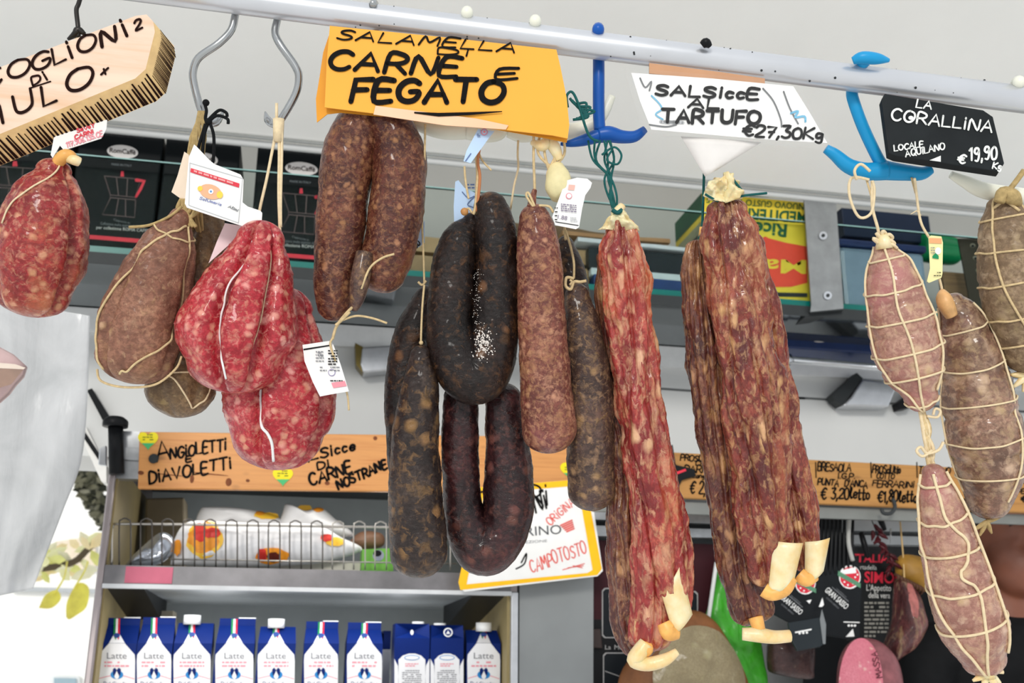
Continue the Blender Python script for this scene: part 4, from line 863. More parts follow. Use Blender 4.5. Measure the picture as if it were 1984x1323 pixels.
for k in range(5): m.ribbon([(1086+k*3, 1018+k*3), (1108+k*1, 1008+k*4)], 3, pl, M_pen, .0008)
for k in range(3): m.ribbon([(1090+k*10, 1104-k*4), (1132-k*2, 1092+k*4)], 1.6, pl, M_pen, .0008)
m.ribbon(cat([(1000, 1102), (1016, 1092), (1020, 1072), (1010, 1090)], 5), 3, pl, M_ink); m.build('lettering', r)
# ================================================================== right of the fridge: panel, poster, meats, bags
r = thing('steel_divider', 'plain grey steel panel between the milk cartons and the burgundy poster', 'panel', PY(1075, 1323, YF+.02))
m = MB(); m.fbox([(1007, 1060), (1150, 1060), (1149, 1500), (1005, 1500)], YF+.01, .02, flat('panel_grey', (140, 143, 143), .45, .4, var=.1, scale=8)); m.build('sheet', r)
YP = YF+.03
r = thing('menu_poster', 'burgundy poster with white outlined dark squares behind the ridged red sausages', 'poster', PY(1280, 1400, YP))
M_burg = flat('burgundy', (56, 22, 28), .45, var=.1); M_sq = flat('poster_black', (26, 30, 34), .4, var=.3, scale=14); M_ol = flat('poster_line', (170, 168, 166), .5)
m = MB(); m.fbox([(1147, 1046), (1425, 1056), (1440, 1420), (1146, 1420)], YP, .006, M_burg); m.build('sheet', r)
m = MB(); pl = YPl(YP)
m.poly([(1147, 1200), (1210, 1200), (1210, 1420), (1146, 1420)], pl, flat('poster_dark', (22, 22, 24), .45), .0006)
def rrect(x0, y0, x1, y1, mt, off, rr=5): m.poly([(x0+rr, y0), (x1-rr, y0), (x1, y0+rr), (x1, y1-rr), (x1-rr, y1), (x0+rr, y1), (x0, y1-rr), (x0, y0+rr)], pl, mt, off)
for q in ((1166, 1139, 1262, 1236), (1168, 1264, 1262, 1400), (1270, 1145, 1352, 1242)):
    rrect(*q, M_ol, .0009); rrect(q[0]+2, q[1]+2, q[2]-2, q[3]-2, M_sq, .0012)
m.ribbon([(1172, 1300), (1200, 1310)], 1.5, pl, M_ol, .0015); m.ribbon([(1180, 1180), (1230, 1200)], 1.2, pl, M_grey, .0015)
printed(m, pl, 'La', (1172, 1258), (1183, 1258), 9, M_ol, .0014); printed(m, pl, 'Mortadella', (1190, 1258), (1250, 1260), 9, M_ol, .0014)
m.build('print', r)
r = thing('magnet_clip', 'small dark magnet clip at the left edge of the burgundy poster', 'clip', PY(1150, 1255, YP-.01))
m = MB(); m.fbox([(1140, 1219), (1164, 1218), (1168, 1256), (1138, 1254)], YP-.012, .012, flat('clip_brown', (62, 52, 50), .35)); m.build('body', r, bevel=.002)
m = MB(); m.disc((1142, 1238), 5, 9, YPl(YP-.0125), flat('clip_white', (190, 186, 180), .4), .0006); m.build('eye', r)
# steel ledge strips below the rail
r = thing('steel_ledge', 'two grey steel ledges behind the ridged red sausages above the burgundy poster', 'ledge', PY(1300, 1046, YF))
m = MB(); m.fbox([(1150, 984), (1420, 1000), (1420, 1016), (1150, 1006)], YF-.005, .03, M_steel); m.build('ledge', r)
m = MB(); m.fbox([(1150, 1018), (1420, 1026), (1420, 1042), (1150, 1038)], YF+.0, .03, M_steel); m.build('ledge', r)
m = MB(); m.fbox([(1150, 1006), (1420, 1016), (1420, 1056), (1150, 1048)], YF+.032, .004, M_dark); m.build('backing', r)
r = thing('steel_ledge', 'pale steel ledges behind the dried chillies under the rail', 'ledge', PY(1680, 1060, YF))
for q in ([(1640, 1002), (1800, 1006), (1800, 1030), (1640, 1028)], [(1650, 1036), (1800, 1040), (1800, 1056), (1650, 1054)]):
    m = MB(); m.fbox(q, YF+.01, .03, flat('ledge_pale', (176, 180, 182), .4, .4)); m.build('ledge', r)
m = MB(); m.fbox([(1560, 992), (1900, 1004), (1900, 1420), (1560, 1420)], YF+.4, .01, flat('display_back', (30, 32, 34), .6)); m.build('backing', r, label='dark backing board')
def soft(name, label, cat_, outline, Y, f, mat, c=None, amp=0, nf=22, seed=0, extras=(), group=None, back=None, power=.5, sub=5):
    pw = Pillow(outline, Y, f, back if back is not None else f*.6, mat, c=c, amp=amp, nf=nf, seed=seed, power=power, sub=sub, rings=11)
    b = PY(*pw.c, Y); r = thing(name, label, cat_, V((b.x, Y, min(v.z for v in pw.vs))), group)
    m = MB(); pw.mesh(m); m.build('body', r)
    return pw, r
M_rind = flat('ham_rind', (124, 78, 44), .5, var=.3, scale=26, bump=.3)
M_hamcut = salami_mat('ham_cut', (128, 114, 86), (150, 136, 104), (164, 152, 120), (176, 166, 136), 60, .2, bump=.3, mott=12, rough=.5)
pw, r = soft('cured_ham', 'cut cured ham with a greyish face and brown rind below the ridged red sausages', 'ham', [(1195, 1400), (1200, 1310), (1250, 1240), (1300, 1195), (1345, 1182), (1385, 1205), (1420, 1260), (1450, 1330), (1460, 1420), (1320, 1470)], YF-.03, .05, M_rind, amp=.2)
m = MB(); blob(m, pw, (1340, 1330), 92, 118, M_hamcut, .005, 40, 8, .015); m.build('cut_face', r, label='grey beige cut face')
M_gbag = flat('green_film', (58, 146, 38), .3, var=.35, scale=22, bump=.4)
pw, r = soft('plastic_bag', 'bright green plastic bag hanging between the ham and the dark tags', 'bag', [(1366, 1420), (1362, 1230), (1376, 1160), (1392, 1085), (1410, 1070), (1440, 1150), (1470, 1230), (1486, 1330), (1490, 1420), (1430, 1470)], YF+.0, .03, M_gbag, amp=.8, nf=24, back=.01)
m = MB(); m.tube([PY(1388, 1090, YF-.02), PY(1378, 1160, YF-.025), PY(1368, 1230, YF-.02)], .004, flat('green_edge', (206, 208, 206), .4)); m.build('folded_edge', r, label='white folded edge')
M_pep = salami_mat('dark_meat', (52, 34, 34), (74, 50, 48), (92, 66, 62), (110, 86, 80), 120, .15, bump=.6, mott=30)
soft('cured_meat', 'dark brown cured meat block below the folded black tag', 'meat', [(1488, 1250), (1500, 1240), (1560, 1245), (1574, 1254), (1572, 1300), (1566, 1316), (1500, 1305), (1488, 1290)], YF-.02, .03, M_pep, amp=.15, power=.3, sub=3)
# hanging black tags
M_tagb = flat('tag_black', (20, 23, 26), .38, var=.15)
def gran(x, y, s, ang, pl, m, txt='GRAN SASSO', clipx=0):
    ca, sa = math.cos(ang), math.sin(ang); R_ = lambda a, b: (x+(a*ca-b*sa)*s, y+(a*sa+b*ca)*s)
    printed(m, pl, txt, R_(-52, 8), R_(52, 8), 22*s, M_wht, .001, .01)
    m.ribbon([R_(-40, -22), R_(40, -22)], 1.2, pl, M_grey, .001)
    printed(m, pl, 'SALUMIFICIO', R_(-24, -26), R_(24, -26), 5*s, M_grey, .001); printed(m, pl, 'CON BRIO', R_(-30, 24), R_(30, 24), 6*s, M_grey, .001)
def emblem(x, y, s, ang, pl, m):
    ca, sa = math.cos(ang), math.sin(ang); R_ = lambda a, b: (x+(a*ca-b*sa)*s, y+(a*sa+b*ca)*s)
    m.disc((x, y), 21*s, 23*s, pl, M_wht, .001); m.poly([R_(19*math.cos(t/10*math.pi*2), 21*math.sin(t/10*math.pi*2)) for t in range(-1, 6)], pl, M_r, .0014)
    m.poly([R_(19*math.cos(t/10*math.pi*2+3.6), 21*math.sin(t/10*math.pi*2+3.6)) for t in range(0, 3)], pl, M_r, .0014)
    m.poly([R_(19*math.cos(t/10), 21*math.sin(t/10)) for t in range(-12, 5)], pl, M_r, .00135)
    for a, b in ((-8, 12), (0, 16), (9, 11), (-12, 5), (13, -8), (10, -2)): m.disc(R_(a, b), 1.8*s, 1.8*s, pl, M_wht, .0017, 8)
    m.poly([R_(-25, -6), R_(23, 7), R_(25, 16), R_(-24, 3)], pl, flat('emblem_green', (84, 134, 104), .5), .0019)
r = thing('hanging_tag', 'black tag with round red emblem and white lettering hanging right of the casing tails', 'tag', PY(1650, 1230, 1.84))
pl = Pl(PY(1560, 1100, 1.85), PY(1690, 1110, 1.845), PY(1640, 1230, 1.83)); m = MB()
m.prism([(1556, 1050), (1636, 1034), (1660, 1080), (1672, 1118), (1668, 1170), (1666, 1235), (1650, 1238), (1570, 1226), (1545, 1190), (1548, 1110)], pl, .004, M_tagb); m.build('sleeve', r, bevel=.001)
m = MB(); emblem(1646, 1118, 1.0, .25, pl, m); gran(1620, 1160, .52, .72, pl, m)
m.poly([(1634, 1204), (1665, 1205), (1665, 1207), (1634, 1206)], pl, M_wht, .001)
for x in (1644, 1650, 1656): m.disc((x, 1212), 2.4, 2.4, pl, M_wht, .001, 10)
m.poly([(1638, 1234), (1652, 1218), (1655, 1233)], pl, M_wht, .001); m.build('print', r)
r = thing('hanging_tag', 'black tag with half hidden red emblem behind the lower casing tails', 'tag', PY(1560, 1200, 1.80))
pl = Pl(PY(1500, 1120, 1.81), PY(1600, 1120, 1.81), PY(1560, 1220, 1.79)); m = MB()
m.prism([(1496, 1110), (1560, 1090), (1596, 1120), (1592, 1200), (1560, 1222), (1500, 1190)], pl, .003, M_tagb); m.build('sleeve', r)
m = MB(); emblem(1560, 1130, .95, .2, pl, m); gran(1532, 1172, .5, .7, pl, m); m.build('print', r)
r = thing('hanging_tag', 'folded black tag with three white dots hanging lowest by the brown meat', 'tag', PY(1570, 1250, 1.78))
pl = Pl(PY(1530, 1200, 1.785), PY(1600, 1198, 1.78), PY(1570, 1250, 1.77)); m = MB()
m.prism([(1527, 1206), (1588, 1196), (1600, 1244), (1590, 1252), (1545, 1260), (1534, 1240)], pl, .006, flat('tag_slate', (40, 46, 50), .4)); m.build('sleeve', r, bevel=.001)
m = MB(); m.poly([(1540, 1224), (1572, 1218), (1572, 1221), (1540, 1227)], pl, M_wht, .001)
for x in (1549, 1556, 1563): m.disc((x, 1227-(x-1549)*.1), 2.4, 2.4, pl, M_wht, .001, 10)
m.poly([(1592, 1180), (1600, 1210), (1599, 1248), (1594, 1248), (1588, 1200)], pl, flat('tag_edge', (120, 124, 126), .5), .0012); m.poly([(1586, 1176), (1593, 1158), (1596, 1172), (1592, 1176)], pl, M_wht, .0012); m.poly([(1562, 1164), (1572, 1162), (1568, 1170)], pl, M_wht, .0012); m.build('print', r)
# bundle of thin black straps above the tags
for i in range(9):
    x = 1584+i*8; m = MB(); m.tube([PY(x-6, 1000+i, 1.86), PY(x-2, 990+i, 1.855), PY(x+4, 996, 1.85), PY(x+3, 1050, 1.845), PY(x-4+i, 1120-i*2, 1.85)], .0034, M_black, 8, 5)
    m.build('strap', label='one of the thin black straps hooked in a bunch under the rail', cat='strap', group='thin black straps under the rail')
m = MB(); m.tube([PY(1646, 1000, 1.845), PY(1644, 1050, 1.84), PY(1652, 1086, 1.845)], .0042, flat('strap_pale', (170, 170, 166), .5), 8, 5); m.build('strap', label='single pale strap at the right side of the black strap bunch', cat='strap')
# black poster of the mortadella
r = thing('product_poster', 'black poster with red and white lettering behind the dried chillies', 'poster', PY(1695, 1240, 1.9))
pl = YPl(1.9); m = MB(); m.fbox([(1640, 1060), (1772, 1064), (1772, 1250), (1640, 1240)], 1.9, .006, flat('poster_coal', (30, 31, 32), .4)); m.build('sheet', r)
m = MB(); M_pr2 = flat('poster_red', (206, 40, 62), .5); M_pw = flat('poster_white', (196, 196, 192), .5)
printed(m, pl, 'ITALIA', (1654, 1088), (1722, 1090), 15, M_pr2, .001, .03); printed(m, pl, 'mortadella', (1652, 1102), (1698, 1104), 9, M_pw, .001)
printed(m, pl, 'SIMONA', (1674, 1128), (1770, 1131), 21, M_pr2, .001, .02); printed(m, pl, 'L\u2019Appetito', (1678, 1144), (1726, 1145), 12, M_pw, .001, .01); printed(m, pl, 'della vera', (1682, 1158), (1724, 1159), 11, M_pw, .001, .01)
smallprint(m, pl, 1674, 1168, 1722, 1232, 9, 4, flat('poster_grey', (136, 134, 126), .5), 4); m.build('print', r)
# mortadella
M_mort = salami_mat('mortadella_cut', (190, 100, 116), (204, 116, 130), (212, 130, 142), (224, 178, 180), 150, .08, bump=.1, mott=14, rough=.4)
pw, r = soft('mortadella', 'large mortadella with a round pink cut face at the bottom right', 'mortadella', [(1625, 1420), (1622, 1320), (1630, 1270), (1650, 1242), (1680, 1236), (1710, 1248), (1735, 1280), (1746, 1330), (1748, 1420), (1690, 1470)], 1.79, .035, flat('mortadella_skin', (128, 76, 80), .4, var=.35, scale=40), power=.4)
pl = Pl(PY(1640, 1260, 1.755), PY(1700, 1260, 1.752), PY(1660, 1360, 1.75)); m = MB(); m.disc((1667, 1330), 43, 94, pl, M_mort, .002, 40); m.build('cut_face', r, label='pink cut face')
m = MB(); pq = Pl(PY(1700, 1250, 1.752), PY(1740, 1320, 1.77), PY(1712, 1350, 1.752))
write(m, pl, 'MASSA', (1707, 1312), (1697, 1262), 11, 2, flat('skin_print', (86, 30, 40), .5), 0, .04, .004, 2, 3); m.build('lettering', r)
# hanging ham piece
M_ham2 = salami_mat('prosciutto', (44, 20, 22), (92, 46, 46), (140, 84, 78), (190, 160, 130), 50, .34, stretch=3, bump=.5, mott=20, rough=.38)
pw, r = soft('prosciutto', 'piece of cured ham with dark lean and pale fat hanging left of the netted salami', 'ham', [(1736, 1120), (1756, 1122), (1776, 1146), (1788, 1180), (1790, 1220), (1770, 1256), (1748, 1272), (1726, 1286), (1712, 1262), (1718, 1240), (1730, 1200)], 1.83, .035, M_ham2, amp=.35, nf=26)
m = MB(); blob(m, pw, (1752, 1165), 10, 36, flat('lean_pink', (160, 94, 88), .4, var=.3, scale=60), .001, 20, 4, .08, 3); m.build('lean_streak', r, label='pink lean streak')
m = MB(); m.tube([PY(1752, 1124, 1.82), PY(1750, 1080, 1.84), PY(1744, 1010, 1.86)], .0016, flat('twine', (196, 164, 112), .8), 6, 4); m.build('string', r)
soft('cheese', 'mustard brown cheese hanging behind the netted salami', 'cheese', [(1734, 1088), (1750, 1074), (1790, 1080), (1830, 1092), (1830, 1140), (1790, 1146), (1748, 1128), (1736, 1112)], 1.85, .03, flat('cheese_rind', (150, 110, 40), .5, var=.3, scale=20), amp=.2)
m = MB(); c0 = [(1738, 1116), (1760, 1124), (1786, 1142)]
for k in range(9): a = 1734+k*6; m.tube([PY(a, 1112+k*3, 1.83), PY(a+7, 1118+k*3, 1.815), PY(a+2, 1126+k*3, 1.83)], .0028, flat('rope_dark', (84, 54, 38), .8), 6, 4)
m.build('rope', label='dark twisted rope between the mustard cheese and the hanging ham', cat='rope')
# chillies: one string of dried peppers
r = thing('chilli_string', 'string of dried dark red chillies hanging before the pale ledges', 'chillies', PY(1715, 1110, 1.84)); M_ch = flat('chilli', (62, 14, 20), .3, var=.4, scale=50); rnd = random.Random(5)
for i in range(16):
    t = i/15; x, y = 1692+t*36+rnd.uniform(-7, 7), 1016+t*86; a = rnd.uniform(-1.2, 1.2); d = V((math.sin(a), rnd.uniform(-.4, .2), -math.cos(a)))*.018; p = PY(x, y, 1.84); m = MB()
    m.tube([p, p+d*.5+V((.002, 0, 0)), p+d*1.1], [.0026, .0042, .0006], M_ch, 8, 5); m.build('chilli', r)
m = MB(); m.tube([PY(1686, 1000, 1.845), PY(1706, 1050, 1.845), PY(1730, 1106, 1.845)], .001, M_dark, 6, 4); m.build('thread', r)
for x0, y0, x1, y1, lb in ((1702, 998, 1714, 1026, 'short black handle pointing down behind the chillies, upper of two'), (1668, 1032, 1682, 1080, 'black handle crossing the pale ledges left of the chillies')):
    m = MB(); m.tube([PY(x0, y0, 1.87), PY((x0+x1)/2, (y0+y1)/2, 1.865), PY(x1, y1, 1.87)], [.005, .0058, .004], M_black, 12, 5); m.build('tool_handle', label=lb, cat='handle')
m = MB(); m.tube([PY(1726, 1024, 1.86), PY(1725, 1052, 1.86)], [.0022, .0004], M_steel, 8, 1); m.build('skewer', label='thin steel skewer tip beside the dried chillies', cat='skewer')
# ================================================================== person at the right edge
D_P = 2.26; M_skin = NT('skin'); _v = M_skin.coord(); M_skin.l(M_skin.ramp(M_skin.noise(_v, 16, 4), [(.3, L((116, 68, 50))), (.7, L((134, 80, 58)))]), M_skin.b.inputs['Base Color']); M_skin.set(Roughness=.5, Subsurface_Weight=.08, Subsurface_Scale=.004); M_skin = M_skin.m
HC = P(1942, 1050, D_P); px_ = D_P/F
def hp(x, y, z): return HC+V((x, y, z))      # metres from the middle of the head: right, back, up
body = MB()
def cap_(a, b, ra, rb, n=7):
    for i in range(n): t = i/(n-1); body.ball(V(a).lerp(V(b), t), ra+(rb-ra)*t, M_skin, 20, 12)
body.ball(hp(0, .0, .028), .086, M_skin, 28, 18, (.9, 1.12, 1.08)); body.ball(hp(.004, -.03, -.05), .066, M_skin, 24, 16, (.95, .95, 1.05)); body.ball(hp(.008, -.055, -.088), .034, M_skin, 20, 12, (1.1, .8, .8))
for sx in (-1, 1):
    body.ball(hp(.008+sx*.032, -.045, -.026), .04, M_skin, 20, 12, (1, 1, .95)); body.ball(hp(.008+sx*.03, -.082, .024), .014, M_skin, 14, 8, (1.6, .8, .6)); body.ball(hp(.008+sx*.031, -.078, -.008), .011, M_skin, 14, 8, (1.5, .8, .6)); body.ball(hp(sx*.079, .012, -.008), .024, M_skin, 14, 10, (.35, .7, 1.25))
cap_(hp(.01, -.09, .012), hp(.012, -.112, -.024), .009, .014, 5); body.ball(hp(.011, -.088, -.056), .013, M_skin, 14, 8, (1.9, .7, .55)); body.ball(hp(.011, -.086, -.066), .012, M_skin, 14, 8, (1.7, .7, .6))
cap_(hp(0, .02, -.07), hp(0, .035, -.19), .06, .062, 8)
SH = -.215
for sx in (-1, 1):
    cap_(hp(0, .04, -.17), hp(sx*.165, .035, SH-.02), .055, .055, 9); cap_(hp(sx*.185, .035, SH-.03), hp(sx*.205, .05, SH-.31), .048, .038, 12); cap_(hp(sx*.205, .05, SH-.31), hp(sx*.19, -.06, SH-.52), .036, .026, 12)
    q = hp(sx*.19, -.06, SH-.52); body.ball(q+V((0, -.012, -.04)), .034, M_skin, 16, 10, (.55, .8, 1.25))
    for f in range(4):
        fy = -.038+f*.018; ln_ = (.062, .072, .068, .052)[f]; a = q+V((-sx*.004, fy-.004, -.075)); b = a+V((-sx*.008, -.004, -ln_*.5)); c = b+V((-sx*.018, 0, -ln_*.42)); cap_(a, b, .0088, .0082, 6); cap_(b, c, .0082, .0068, 6)
    a = q+V((0, -.042, -.03)); cap_(a, a+V((-sx*.012, -.016, -.032)), .011, .009, 6); cap_(a+V((-sx*.012, -.016, -.032)), a+V((-sx*.02, -.014, -.055)), .009, .0075, 5)
for i in range(9): t = i/8; body.ball(hp(0, .05, SH-.05-.5*t), .13, M_skin, 24, 14, (1.25-.15*math.sin(t*3.1), .85, .9))
per = body.build('person', loc=HC+V((0, 0, -.8)))
def remesh(o, vs, sm=6, subd=None):
    rm = o.modifiers.new('r', 'REMESH'); rm.mode = 'VOXEL'; rm.voxel_size = vs; rm.use_smooth_shade = True
    s_ = o.modifiers.new('s', 'SMOOTH'); s_.factor = .5; s_.iterations = sm
    bpy.context.view_layer.update(); me = bpy.data.meshes.new_from_object(o.evaluated_get(bpy.context.evaluated_depsgraph_get()))
    o.modifiers.clear(); old = o.data; o.data = me; bpy.data.meshes.remove(old)
    if not me.materials: me.materials.append(M_skin)
remesh(per, .004, 14); tag(per, 'brown skinned person in a black shirt standing behind the netted salami', 'person')
M_shirt = flat('black_shirt', (16, 17, 19), .75, var=.2, scale=50); M_hair = flat('hair', (26, 20, 18), .6)
sh = MB(); keep = body; body = sh; M_k = M_skin; 
def capm(a, b, ra, rb, n=9):
    for i in range(n): t = i/(n-1); sh.ball(V(a).lerp(V(b), t), ra+(rb-ra)*t, M_shirt, 20, 12)
for sx in (-1, 1): capm(hp(sx*.05, .045, -.195), hp(sx*.17, .035, SH-.02), .058, .066); capm(hp(sx*.185, .035, SH-.03), hp(sx*.2, .045, SH-.2), .062, .06)
for i in range(9): t = i/8; sh.ball(hp(0, .05, SH-.04-.5*t), .142, M_shirt, 24, 14, (1.25-.12*math.sin(t*3.1), .88, .9))
body = keep; so = sh.build('shirt', per, label='black shirt'); remesh(so, .007, 8)
ap = MB(); ap.sheet([hp(-.1, -.16, -.3), hp(.1, -.16, -.3), hp(.13, -.16, -.75), hp(-.13, -.16, -.75)], flat('apron_burgundy', (86, 26, 34), .7), 10, 12, lambda u, v: -.03*(2*u-1)**2+.015, .003); ap.build('apron', per, label='burgundy apron')
hm = MB(); hm.ball(hp(0, .022, .05), .09, M_hair, 28, 16, (.98, 1.16, 1.0)); ho = hm.build('hair', per, label='short dark hair')
for sx in (-1, 1):
    e = MB(); e.ball(hp(.008+sx*.031, -.0745, .006), .012, flat('eye_white', (168, 150, 138), .3), 16, 10); e.ball(hp(.009+sx*.031, -.0832, .006), .0062, flat('eye_dark', (30, 22, 18), .1), 14, 10, (1, .5, 1)); e.build('eye', per); e = MB(); e.tube([hp(.008+sx*.012, -.1, .026), hp(.008+sx*.032, -.1, .031), hp(.008+sx*.052, -.088, .024)], .0035, M_hair, 8, 4); e.build('eyebrow', per)
# ================================================================== plastic curtain on the left with a wrapped pack
pf = NT('clear_film'); vec = pf.coord(); pf.l(pf.ramp(pf.noise(vec, 7, 5, .6, .8), [(.3, L((186, 188, 189))), (.7, L((216, 217, 218)))]), pf.b.inputs['Base Color']); pf.set(Roughness=.25, Alpha=.86); pf.bump(pf.noise(pf.coord((9, 1, 2)), 5, 4), .6, .006)
m = MB(); r = thing('plastic_curtain', 'milky plastic sheet hanging down the left side below the red salami', 'curtain', P(60, 1000, 1.5))
def fold(u, v): return .004*math.sin(u*15+v*3)+.012*noise.noise(V((u*3, v*4, 1)))+.008*math.sin((u+v)*6)+.003*noise.noise(V((u*12, v*5, 3)))
edge = cat([(174, 612), (170, 760), (158, 890), (122, 990), (64, 1140)], 16); nv = len(edge)-1; nu = 44; vs = []
for k in (0, 1):
    for j in range(nv+1):
        for i in range(nu+1):
            u, v = i/nu, j/nv; x = -120+(edge[j][0]+120)*u; y = 560+620*v+(edge[j][1]-560-620*v)*u
            vs.append(P(x, y, 1.5+.05*u-(fold(u, v)-k*.0006)))
N = (nu+1)*(nv+1); R = nu+1; fs = []
for j in range(nv):
    for i in range(nu): a = j*R+i; fs += [(a, a+1, a+R+1, a+R), (N+a, N+a+R, N+a+R+1, N+a+1)]
for j in range(nv): a = j*R+nu; fs.append((a, a+R, N+a+R, N+a))
for i in range(nu): a = nv*R+i; fs.append((a, a+1, N+a+1, N+a))
m.add(vs, fs, pf.m, True); m.build('sheet', r)
pw, r = soft('wrapped_pack', 'pink and brown film wrapped pack poking in at the left edge under the red salami', 'pack', [(-60, 660), (0, 674), (52, 710), (30, 745), (0, 778), (-60, 800)], 1.3, .03, flat('pack_pink', (206, 176, 174), .3), sub=2, power=.3)
m = MB(); m.poly([(-40, 712), (46, 716), (22, 745), (-2, 752), (-40, 752)], Pl(PY(-40, 712, 1.268), PY(46, 716, 1.268), PY(0, 752, 1.268)), flat('pack_brown', (132, 100, 82), .4, var=.2), .001); m.poly([(-40, 700), (30, 706), (50, 713), (46, 716), (-40, 712)], Pl(PY(-40, 712, 1.268), PY(46, 716, 1.268), PY(0, 752, 1.268)), flat('pack_cream', (214, 198, 182), .4), .0014); m.build('label_band', r, label='brown band')
# ================================================================== the hanging bar and everything on it
DP = .85
M_pipe = flat('bar_white_metal', (208, 210, 214), .28, .55, var=.05, scale=16)
r = thing('hanging_bar', 'long pale metal bar from which all the sausages hang', 'bar', P(992, 130, DP))
m = MB(); m.tube([P(-760, -153, DP), P(500, 6, DP), P(1240, 99, DP), P(2760, 291, DP)], .0109, M_pipe, 40, 1); m.build('tube', r)
m = MB(); rnd = random.Random(11)
for _ in range(34):
    x = rnd.uniform(620, 1960); yc = 6+(x-500)*.126; y = yc+rnd.choice((-24, -22, 21, 23, 12))+rnd.uniform(-2, 2)
    q = P(x, y, DP); c = P(x, yc, DP); v = q-c; v = v*(min(1, .0108/ max(v.length, 1e-6))); dd = math.sqrt(max(0, .0109**2-v.length_squared)); m.ball(c+v-FWD*dd*1.0, rnd.uniform(.0003, .0011), M_dark, 6, 4)
m.build('dirt_specks', r, kind='stuff')
def bar_y(x): return 6+(x-500)*.126
M_hook = flat('steel_hook', (170, 172, 172), .22, 1, var=.1, scale=30)
def shook(pts, label, rad=.0031, tip=None):
    x0, y0 = pts[0]; yc = bar_y(x0); rb = .0109+rad; R_ = 27
    wrap = []
    for a in range(0, 226, 25):
        an = math.radians(a); wrap.append(P(x0, yc+R_*math.cos(an)*.98, DP)+FWD*(rb*math.sin(an)))
    pp = [P(x0, yc+R_*math.cos(math.radians(a)), DP)+FWD*rb*math.sin(math.radians(a)) for a in range(235, 20, -25)]
    path = pp+[P(*p, DP+(.004 if i == 0 else 0)) for i, p in enumerate(pts[1:])]
    r = thing('meat_hook', label, 'hook', P(x0, yc, DP), 'steel hooks on the bar'); m = MB()
    if tip: path += [P(x, y, DP-dz) for x, y, dz in tip]; rr = [rad]*(len(path)-1)+[rad*.25]
    else: rr = rad
    m.tube(path, rr, M_hook, 14, 6); m.build('wire', r)
shook([(451, 36), (448, 58), (424, 84), (385, 112), (374, 140), (377, 168), (388, 208)], 'steel meat hook bending left, holding the brown tied salami', tip=[(400, 236, -.004), (420, 236, -.012), (434, 214, -.016)])
shook([(533, 44), (533, 64), (544, 88), (572, 128), (579, 152), (571, 186), (541, 236)], 'steel meat hook bending right, holding the front bright red salami', tip=[(529, 240, -.006), (519, 232, -.010), (514, 217, -.014)])
shook([(726, 34), (724, 100), (728, 180), (727, 228), (722, 262), (706, 284)], 'steel meat hook between the two legs of the brown looped sausage', tip=[(694, 270, -.02)])
M_hkd = flat('dark_hook', (48, 46, 44), .4, .7)
# ---- strings
M_jute = flat('jute', (206, 182, 138), .85, var=.18, scale=300); M_cream = flat('cream_string', (226, 206, 168), .8, var=.1, scale=300); M_grnS = flat('green_string', (10, 84, 82), .7, var=.2, scale=200); M_blkS = flat('black_string', (18, 20, 22), .8); M_strawS = flat('straw_string', (176, 152, 104), .9, var=.2, scale=300)
def string(mb, pts, mat=M_cream, r=.0009, D=DP): mb.tube([P(p[0], p[1], D+(p[2] if len(p) > 2 else 0)) for p in pts], r, mat, 7, 6)
def tuft(mb, p, dirs, mat, r0=.0008):
    for dx, dy, dz in dirs: mb.tube([p, p+RGT*dx*.5-UPV*dy*.5+FWD*dz, p+RGT*dx-UPV*dy], [r0, r0, r0*.4], mat, 6, 4)
def salami(name, label, cat_, base, parts, group=None):
    """parts: list of (part_name, MB, label)"""
    r = thing(name, label, cat_, base, group)
    for q in parts: q[1].build(q[0], r, label=q[2] if len(q) > 2 else None)
    return r
# ---- materials for the meats
M_redA = salami_mat('salami_red_fresh', (140, 24, 34), (184, 44, 56), (206, 78, 82), (242, 172, 160), 165, .4, rough=.3, bump=.4, mott=40, crisp=.9)
M_redB = salami_mat('salami_red_orange', (112, 26, 26), (160, 44, 46), (176, 70, 56), (228, 166, 138), 165, .4, rough=.3, bump=.5, mott=34, patch=(196, 120, 76), crisp=.8)
M_brn = salami_mat('salami_brown', (104, 68, 54), (150, 104, 84), (174, 128, 102), (202, 164, 132), 150, .26, rough=.5, bump=.5, mott=34, wet=.05, patch=(150, 112, 78))
M_brn2 = salami_mat('salami_brown_dark', (84, 64, 44), (122, 96, 66), (150, 122, 88), (176, 150, 112), 150, .25, rough=.55, bump=.6)
M_liv = salami_mat('liver_sausage', (58, 26, 22), (100, 52, 40), (128, 72, 52), (180, 126, 92), 210, .46, rough=.32, bump=.6, mott=26, patch=(150, 88, 58))
M_blk = salami_mat('dark_sausage', (14, 9, 7), (34, 23, 20), (60, 43, 36), (124, 84, 54), 120, .28, rough=.38, bump=.6, mott=22, fatmix=.7, wet=.1)
M_blk2 = salami_mat('dark_sausage_spotted', (30, 22, 20), (54, 42, 38), (80, 66, 58), (150, 112, 74), 100, .36, rough=.38, bump=.65, mott=30, fatmix=.85, patch=(84, 66, 54), wet=.15)
M_blk3 = salami_mat('dark_red_sausage', (22, 10, 12), (50, 22, 24), (84, 40, 40), (130, 78, 70), 120, .34, rough=.34, bump=.55, mott=22, fatmix=.6, patch=(92, 40, 42))
M_pnk = salami_mat('pink_brown_sausage', (88, 44, 38), (130, 72, 60), (154, 98, 78), (210, 154, 122), 195, .5, rough=.34, bump=.65, mott=26, patch=(140, 76, 84))
M_gry = salami_mat('grey_brown_sausage', (54, 40, 36), (88, 66, 58), (112, 84, 72), (176, 138, 104), 165, .42, rough=.38, bump=.65, mott=30, patch=(98, 72, 74))
